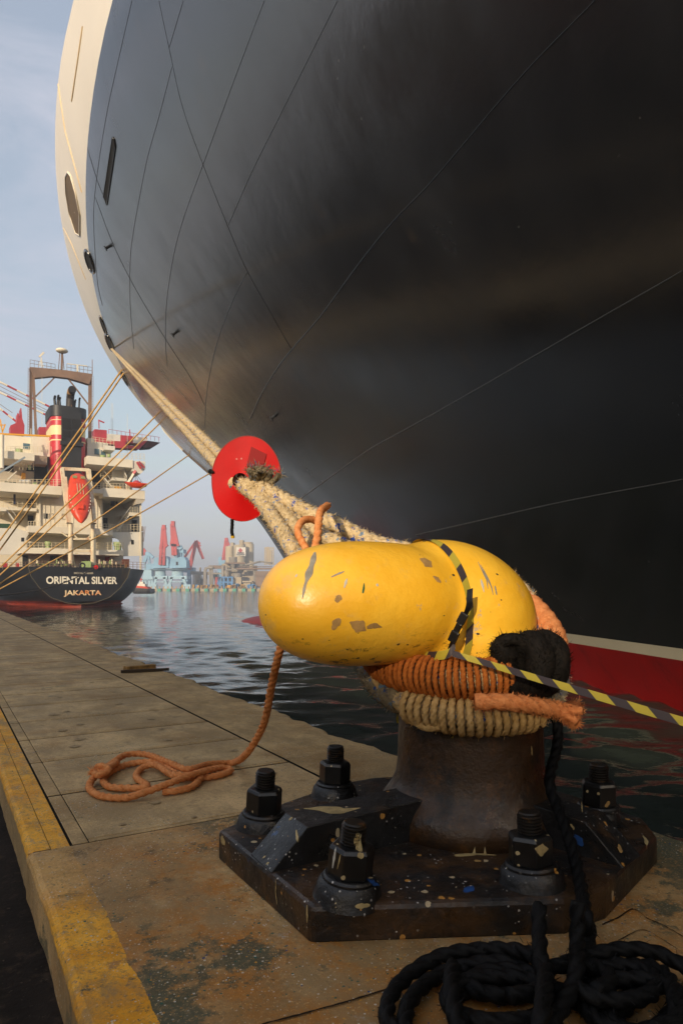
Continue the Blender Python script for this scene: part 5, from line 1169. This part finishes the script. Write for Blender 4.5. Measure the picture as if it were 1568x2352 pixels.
# ------------------------------------------------------------ far side of the harbour
FY_ = 537.0
def Z2(X, Y, d=0.0): return P(250.9+.28*X, 1129+.28*Y, FY_+d)
def frect(b, X0, X1, Y0, Y1, d0, d1): a, c = Z2(X0, Y1, d0), Z2(X1, Y0, d0); b.bb(a.x, c.x, a.y, FY_+d1, a.z, c.z); return b
def fbar(b, p, q, w_, d=0.0, d2=None): b.bar(Z2(*p, d), Z2(*q, d if d2 is None else d2), w_); return b
def flat(n, h, **k): return mat(n, h, .7, vary=(.06, .8, 1.1), **k)
M_CB = flat('crane_blue', '#7fa9c4'); M_CB2 = flat('crane_pale_blue', '#9cbccc'); M_CR = flat('crane_jib_red', '#b03a34'); M_SILO = flat('silo_concrete', '#b3a68a', layers=[('n', '#8f8064', .12, .5, .75, (1, 1, .1), .6)]); M_STEEL = flat('plant_steel', '#8a8274'); M_TANW = flat('plant_tan', '#a5967a'); M_FB = flat('frame_blue', '#4a7fb0'); M_FY = flat('plant_yellow', '#c2912c'); M_BRN = flat('shed_brown', '#7a624c'); M_FG = flat('far_ground', '#6f675a')
t = NT('striped_quay'); sp = t.n('ShaderNodeSeparateXYZ'); t.l(t.co, sp.inputs[0])
fr = t.math('FRACT', t.math('MULTIPLY', sp.outputs[0], 1/7.4)); c = t.mix(hexc('#a59577'), hexc('#4f9a82'), t.math('GREATER_THAN', fr, .42)); c = t.mix(c, hexc('#17181a'), t.math('GREATER_THAN', fr, .80)); t.l(c, t.b.inputs['Base Color']); t.b.inputs['Roughness'].default_value = .8
z_q = Z2(0, 794).z
b = MB(); b.bb(-520, 700, FY_, FY_+6, WATER-3, z_q); o = b.build('far_quay_wall', t.m); o['kind'] = 'structure'
b = MB(); b.bb(-1500, 2500, FY_+5.5, FY_+900, WATER-3, z_q-.1); o = b.build('far_ground', M_FG); o['kind'] = 'structure'
b = MB(); b.bb(-1500, -520, FY_, FY_+5.5, WATER-3, z_q-.3); b.bb(700, 2500, FY_, FY_+5.5, WATER-3, z_q-.3); o = b.build('far_shore', M_FG); o['kind'] = 'structure'
for k in range(26):
    x = 345+k*34; b = MB(); p = Z2(x, 794, 1.5); b.lathe([(.5, 0), (.34, .35), (.32, .9), (.62, 1.15), (.6, 1.5), (.2, 1.65)], p, 9); o = b.build('far_bollard', M_FY, None, auto=40); tag(o, 'tiny yellow bollard on the edge of the far striped quay', 'bollard', 'yellow bollards on the far quay')
def crane(label, X, top, jib, d=14.0, hx_=58, scale=1.0):
    """harbour portal crane: legs, portal, slewing house, jib"""
    c = root('harbour_crane', Z2(X, 794, d), label, 'crane', 'portal cranes on the far quay')
    s = scale; b = MB()
    for sx in (-1, 1):
        for dd in (0, 10): fbar(b, (X+sx*hx_*s, 792), (X+sx*hx_*.55*s, 700), 2.0, d+dd); b.box(Z2(X+sx*hx_*s, 780, d+dd), (6, 3, 4))
    b.each('portal_leg', M_CB2, c)
    b = MB(); frect(b, X-hx_*.95*s, X+hx_*.95*s, 690, 715, d-1, d+12); frect(b, X-hx_*.6*s, X+hx_*.6*s, 735, 742, d-1, d+12); b.each('portal_deck', M_CB2, c)
    b = MB(); p, q = Z2(X, 715, d+5), Z2(X, 628, d+5); b.cyl(p, q, 4.6*s, 4.0*s, 16); b.cyl(Z2(X, 645, d+5), Z2(X, 633, d+5), 7*s, 8.5*s, 16); b.build('slew_column', M_CB2, c, auto=40)
    b = MB(); w_ = 60*s; lo = [Z2(x, y, d-2) for x, y in ((X-w_, top+60), (X-w_*.85, top), (X+w_*.8, top-12), (X+w_*1.1, top+20), (X+w_*1.1, 622), (X-w_, 626))]; b.prism(lo, [v+Vector((0, 12, 0)) for v in lo]); b.each('machine_house', M_CB, c)
    b = MB(); frect(b, X-12*s, X+3*s, top+28, top+55, d-2.4, d-2.1); b.build('window', M_SHD, c)
    b = MB()
    for (p, q, w2) in jib: fbar(b, p, q, w2, d-3)
    b.build('jib', M_CR, c); return c
def lattice(p, q, w0, w1, n=7, wd=.9):
    r = []
    dx, dy = q[0]-p[0], q[1]-p[1]; L_ = math.hypot(dx, dy); nx_, ny_ = -dy/L_, dx/L_
    A_ = [(p[0]+dx*k/n+nx_*(w0+(w1-w0)*k/n), p[1]+dy*k/n+ny_*(w0+(w1-w0)*k/n)) for k in range(n+1)]; B_ = [(p[0]+dx*k/n-nx_*(w0+(w1-w0)*k/n), p[1]+dy*k/n-ny_*(w0+(w1-w0)*k/n)) for k in range(n+1)]
    for k in range(n): r += [(A_[k], A_[k+1], wd), (B_[k], B_[k+1], wd), (A_[k], B_[k+1], wd*.7), (B_[k], A_[k+1], wd*.7)]
    return r
crane('pale blue portal crane with upright red jib, left of the tallest jib', 420, 540, lattice((432, 600), (448, 290), 16, 9, 8, 2.0)+[((415,470),(440,330),1.2), ((470,445),(455,285),1.6), ((436,290),(462,290),3.5), ((456,430),(474,450),3)], 14)
c = crane('pale blue portal crane with the tallest upright red jib', 560, 545, lattice((535, 520), (520, 262), 12, 9, 8, 2.0)+[((565,445),(528,265),1.8), ((510,262),(538,262),4), ((505,430),(522,300),1.2), ((503,435),(550,440),2)], 10, 72, 1.1)
b = MB(); frect(b, 548, 608, 470, 500, 10, 20); frect(b, 555, 590, 500, 545, 11, 19); fbar(b, (575, 445), (590, 470), 3, 10); fbar(b, (548, 470), (540, 545), 1.5, 9); fbar(b, (608, 500), (600, 545), 1.2, 9); b.build('upper_cabin', M_CB, c)
c = root('harbour_crane', Z2(655, 794, 40), 'red level luffing crane with folded fly jib, before the silo', 'crane', 'portal cranes on the far quay')
b = MB()
for p, q, w_ in lattice((655, 640), (714, 402), 9, 5, 8, 1.6)+lattice((712, 404), (770, 550), 6, 4, 6, 1.3)+lattice((620, 535), (712, 402), 4, 3, 8, 1.0)+[((738, 432), (735, 470), 1), ((745, 425), (715, 400), 1.5), ((700, 450), (752, 440), .9)]: fbar(b, p, q, w_, 40)
b.build('jib', M_CR, c); b = MB(); fbar(b, (655, 790), (655, 640), 3, 40); frect(b, 600, 690, 620, 660, 40, 50); frect(b, 590, 655, 700, 792, 40, 50); b.each('machine_house', M_CB, c)
c = root('harbour_crane', Z2(320, 794, 30), 'pale blue slim crane half hidden by the white ship', 'crane', 'portal cranes on the far quay')
b = MB(); frect(b, 285, 362, 588, 640, 30, 40); b.each('machine_house', M_CB, c); b = MB(); fbar(b, (322, 700), (322, 635), 7, 34); frect(b, 270, 358, 695, 725, 28, 40); [fbar(b, (x, 792), (x, 720), 2, dd) for x in (275, 300, 330, 352) for dd in (29, 39)]; b.each('portal_leg', M_CB2, c); b = MB(); [fbar(b, p, q, w_, 30) for p, q, w_ in (((285, 585), (318, 500), 2.4), ((330, 585), (318, 500), 1.8), ((318, 503), (362, 540), 2.2), ((290, 480), (345, 530), 1.2))]; b.build('jib', M_CB, c); b = MB(); [fbar(b, p, q, w_, 30) for p, q, w_ in (((280, 465), (300, 492), 1.4), ((288, 470), (285, 520), 1.2))]; b.build('jib_tip', M_CR, c)
b = MB(); frect(b, 300, 360, 640, 690, 20, 26); 
c = root('moored_launch', Z2(335, 690, 60), 'white hull shape between the slim crane legs on the far side', 'boat'); lo = [Z2(x, y, 60) for x, y in ((300,650),(365,640),(355,690),(310,700))]; b = MB(); b.prism(lo, [v+Vector((0, 8, 0)) for v in lo]); b.build('hull', M_SHW2, c)
c = root('harbour_crane', Z2(945, 794, 120), 'red crane jib standing up behind the cement silo', 'crane', 'portal cranes on the far quay')
b = MB(); [fbar(b, p, q, w_, 120) for p, q, w_ in lattice((935, 610), (962, 395), 12, 7, 8, 2)+[((950, 395), (975, 390), 3.5), ((975, 440), (950, 400), 1.5), ((985, 440), (970, 395), 1.4)]]; b.build('jib', M_CR, c); b = MB(); frect(b, 898, 950, 560, 600, 118, 130); fbar(b, (905, 600), (905, 640), 4, 120); fbar(b, (915, 535), (905, 570), 3, 120); fbar(b, (920, 800), (920, 600), 6, 122); b.each('machine_house', M_CB, c)
# cement silos
si = root('cement_silo', Z2(1070, 700, 60), 'group of tall tan concrete silos with a red and white sign', 'silo')
for xc, w_, top, dd in ((988, 36, 448, 60), (1068, 48, 436, 52), (1150, 36, 430, 64)):
    b = MB(); r_ = (Z2(xc+w_, 500, dd)-Z2(xc, 500, dd)).length; b.cyl(Z2(xc, 792, dd+r_), Z2(xc, top, dd+r_), r_, r_, 24); b.build('silo_cylinder', M_SILO, si, auto=40)
b = MB(); frect(b, 995, 1018, 415, 448, 66, 76); frect(b, 1066, 1096, 395, 436, 66, 76); b.cyl(Z2(1137, 432, 70), Z2(1137, 414, 70), 4.5, 4.5, 14); b.each('roof_house', M_TANW, si)
b = MB(); frect(b, 1040, 1118, 455, 527, 51.4, 52); sg = b.build('sign_board', flat('sign_white', '#d8d2c6'), si)
b = MB(); b.add([Z2(x, y, 51.0) for x, y in ((1075,460),(1096,485),(1084,485),(1084,497),(1066,497),(1066,485),(1054,485))], [tuple(range(7))]); b.build('logo', flat('sign_red', '#b03028'), sg)
def F2(x, y, d): return Z2(x, y, d)-si.location
for s_, y0, y1, x0, x1 in (('SEMEN', 494, 506, 1050, 1106), ('INDONESIA', 508, 521, 1044, 1112)): 
    o = text(s_, x0, x1, y0, y1, 50.9, flat('sign_ink', '#4a4744') if s_ == 'SEMEN' else bpy.data.materials['sign_ink'], si, 'sign_lettering', f=F2, bold=.03); 
# cement plant in front
pl = root('cement_plant', Z2(1000, 794, 30), 'tan and rusty conveyor plant with pipes and blue frame on the far quay', 'industrial plant')
b = MB(); frect(b, 815, 945, 603, 630, 30, 36); frect(b, 945, 1115, 578, 590, 26, 40); frect(b, 1040, 1340, 622, 636, 26, 32); frect(b, 1060, 1330, 610, 614, 26, 32); b.each('conveyor_gallery', M_BRN, pl)
b = MB(); [fbar(b, (x, 792), (x, 605), 1.8, 30) for x in (828, 843, 930, 960, 1190, 1205)]; [fbar(b, (x, 670), (x+40, 670), 1.2, 30) for x in range(780, 930, 40)]; fbar(b, (640, 660), (820, 665), 2, 40); fbar(b, (640, 672), (820, 678), 1, 40)
for k in range(9): x = 650+k*20; fbar(b, (x, 660), (x+10, 676), .6, 40)
[fbar(b, (x, 792), (x, 670), .9, 40) for x in (690, 740, 775, 800)]; b.build('trestle', M_STEEL, pl)
b = MB()
for x0 in (782, 790): tube(b, [Z2(x0, 790, 28), Z2(x0, 650, 28), Z2(x0+6, 628, 28), Z2(x0+25, 622, 28), Z2(x0+60, 624, 28)], 1.0, 6)
fbar(b, (1115, 600), (1240, 572), 1.6, 26); fbar(b, (1240, 572), (1340, 585), 1.2, 26); fbar(b, (960, 640), (1200, 632), 1.3, 28); b.build('pipe', M_STEEL, pl, smooth=True)
b = MB(); frect(b, 925, 1050, 590, 690, 36, 50); frect(b, 1015, 1082, 700, 758, 24, 34); frect(b, 1060, 1180, 640, 790, 44, 54); b.each('plant_house', M_TANW, pl)
b = MB(); b.lathe([(1.2, 0), (3.4, 5), (3.4, 9)], Z2(1015, 625, 30), 14); b.cyl(Z2(1048, 700, 30), Z2(1048, 668, 30), 3.6, 3.6, 14); b.each('hopper', M_STEEL, pl, auto=40)
b = MB(); frect(b, 902, 1012, 695, 706, 20, 26); [fbar(b, (x, 790), (x, 700), 1.4, dd) for x in (906, 940, 974, 1008) for dd in (20, 26)]; fbar(b, (906, 740), (1008, 742), 1.2, 20); fbar(b, (906, 780), (940, 745), .9, 20); fbar(b, (974, 780), (1008, 745), .9, 20); fbar(b, (890, 760), (905, 700), 1.4, 20); b.build('blue_frame', M_FB, pl)
b = MB(); [fbar(b, (x, 785), (x, 700), 1.2, 22) for x in (878, 888, 895)]; b.each('red_frame', M_CR, pl)
b = MB(); [fbar(b, (x, 600), (x, 455), .9, 46) for x in (1277, 1290, 1310, 1326, 1345)]; [fbar(b, (1277, y), (1345, y), .8, 46) for y in range(460, 600, 20)]; frect(b, 1292, 1308, 450, 590, 46, 50); frect(b, 1315, 1330, 480, 600, 46, 50); b.build('tower', M_TANW, pl)
b = MB(); lo = [Z2(x, y, 22) for x, y in ((1198,660),(1205,650),(1330,650),(1330,690),(1198,690))]; b.prism(lo, [v+Vector((0, 14, 0)) for v in lo]); frect(b, 1200, 1330, 712, 785, 22, 34); frect(b, 1203, 1330, 690, 712, 23, 33); b.each('shed', M_BRN, pl)
b = MB(); frect(b, 1090, 1170, 730, 742, 22, 32); frect(b, 1100, 1160, 742, 785, 24, 30); frect(b, 698, 740, 680, 790, 60, 70); frect(b, 738, 748, 620, 740, 58, 61); b.each('outbuilding', M_TANW, pl)
b = MB()
for k in range(16): x = random.uniform(560, 1120); frect(b, x, x+random.uniform(14, 40), 768-random.uniform(0, 8), 788, 12, 16)
b.each('yard_machine', M_FY, pl)
b = MB()
for k in range(14): x = random.uniform(560, 1230); frect(b, x, x+random.uniform(10, 30), 765-random.uniform(0, 14), 790, 14, 18)
b.each('yard_stack', M_FB, pl)
M_LEAF = mat('far_foliage', '#33452a', .8, vary=(.2, .6, 1.3))
for k, (x, y, w_) in enumerate(((870, 690, 20), (1100, 715, 18), (1265, 730, 30), (760, 730, 16))):
    tr = root('tree', Z2(x, 794, 50), ['small tree behind the blue frame of the plant', 'small tree beside the tan plant house', 'dark tree in front of the brown shed', 'small tree left of the curved plant pipes'][k], 'tree', 'trees in the far plant')
    b = MB(); b.cyl(Z2(x, 794, 50), Z2(x, y, 50), .9, .4, 6); b.build('trunk', M_BRN, tr)
    b = MB(); c0 = Z2(x, y, 50); rx = w_*.096*1.6
    for q in range(700): 
        v = Vector((random.gauss(0, .42), random.gauss(0, .42), random.gauss(0, .36))); v = v if v.length < 1.2 else v*.6; p = c0+v*rx*1.5; e1 = Vector((random.uniform(-1, 1), random.uniform(-1, 1), random.uniform(-1, 1)))*.7; e2 = Vector((random.uniform(-1, 1), random.uniform(-1, 1), random.uniform(-1, 1)))*.7; b.add([p, p+e1, p+e2], [(0, 1, 2)])
    b.build('crown', M_LEAF, tr)
# tug at the end of the white ship
tg = root('tugboat', Z2(262, 832, -150), 'small tug with red and white deckhouse beyond the black stern', 'tugboat')
def TZ(X, Y, d=0): return P(.24003*X, 1066.2+.24003*Y, 200+d)
b = MB(); lo = [TZ(x, y) for x, y in ((1270,1190),(1285,1178),(1425,1190),(1432,1225),(1415,1238),(1275,1232))]; b.prism(lo, [v+Vector((0, 6, 0)) for v in lo]); b.build('hull', M_FBLK, tg)
for k in range(7): b = MB(); p = TZ(1292+k*20, 1215, -.3); tube(b, [p+Vector((.55*math.cos(a), 0, .55*math.sin(a))) for a in np.linspace(0, 6.283, 11)], .22, 6); b.build('tyre_fender', M_FBLK, tg)
b = MB(); lo = [TZ(x, y, 1) for x, y in ((1275,1178),(1300,1160),(1395,1168),(1420,1192),(1280,1186))]; b.prism(lo, [v+Vector((0, 4, 0)) for v in lo]); b.build('bulwark', flat('tug_red', '#c2412e'), tg)
b = MB(); lo = [TZ(x, y, 1.5) for x, y in ((1310,1165),(1312,1140),(1385,1143),(1388,1170))]; b.prism(lo, [v+Vector((0, 3, 0)) for v in lo]); lo = [TZ(x, y, 2) for x, y in ((1332,1140),(1334,1120),(1368,1122),(1370,1142))]; b.prism(lo, [v+Vector((0, 2, 0)) for v in lo]); b.each('deckhouse', M_SHW2, tg)
b = MB(); b.bar(TZ(1350, 1122, 2), TZ(1350, 1085, 2), .25); b.bar(TZ(1340, 1100, 2), TZ(1362, 1100, 2), .2); b.build('mast', bpy.data.materials['tug_red'], tg)
# ------------------------------------------------------------ harbour haze: even, pale, ends just above the tallest thing
b = MB(); b.bb(-9600, 9600, -9600, 9600, -7.5, 66)
hz = bpy.data.materials.new('haze_air'); hz.use_nodes = True; hz.node_tree.nodes.clear()
ho = hz.node_tree.nodes.new('ShaderNodeOutputMaterial'); hv = hz.node_tree.nodes.new('ShaderNodeVolumePrincipled')
hv.inputs['Color'].default_value = (.80, .86, .97, 1); hv.inputs['Density'].default_value = .0007; hv.inputs['Anisotropy'].default_value = 0.1
hz.node_tree.links.new(hv.outputs[0], ho.inputs['Volume'])
o = b.build('haze', hz); o['kind'] = 'stuff'
scn.cycles.volume_bounces = 0
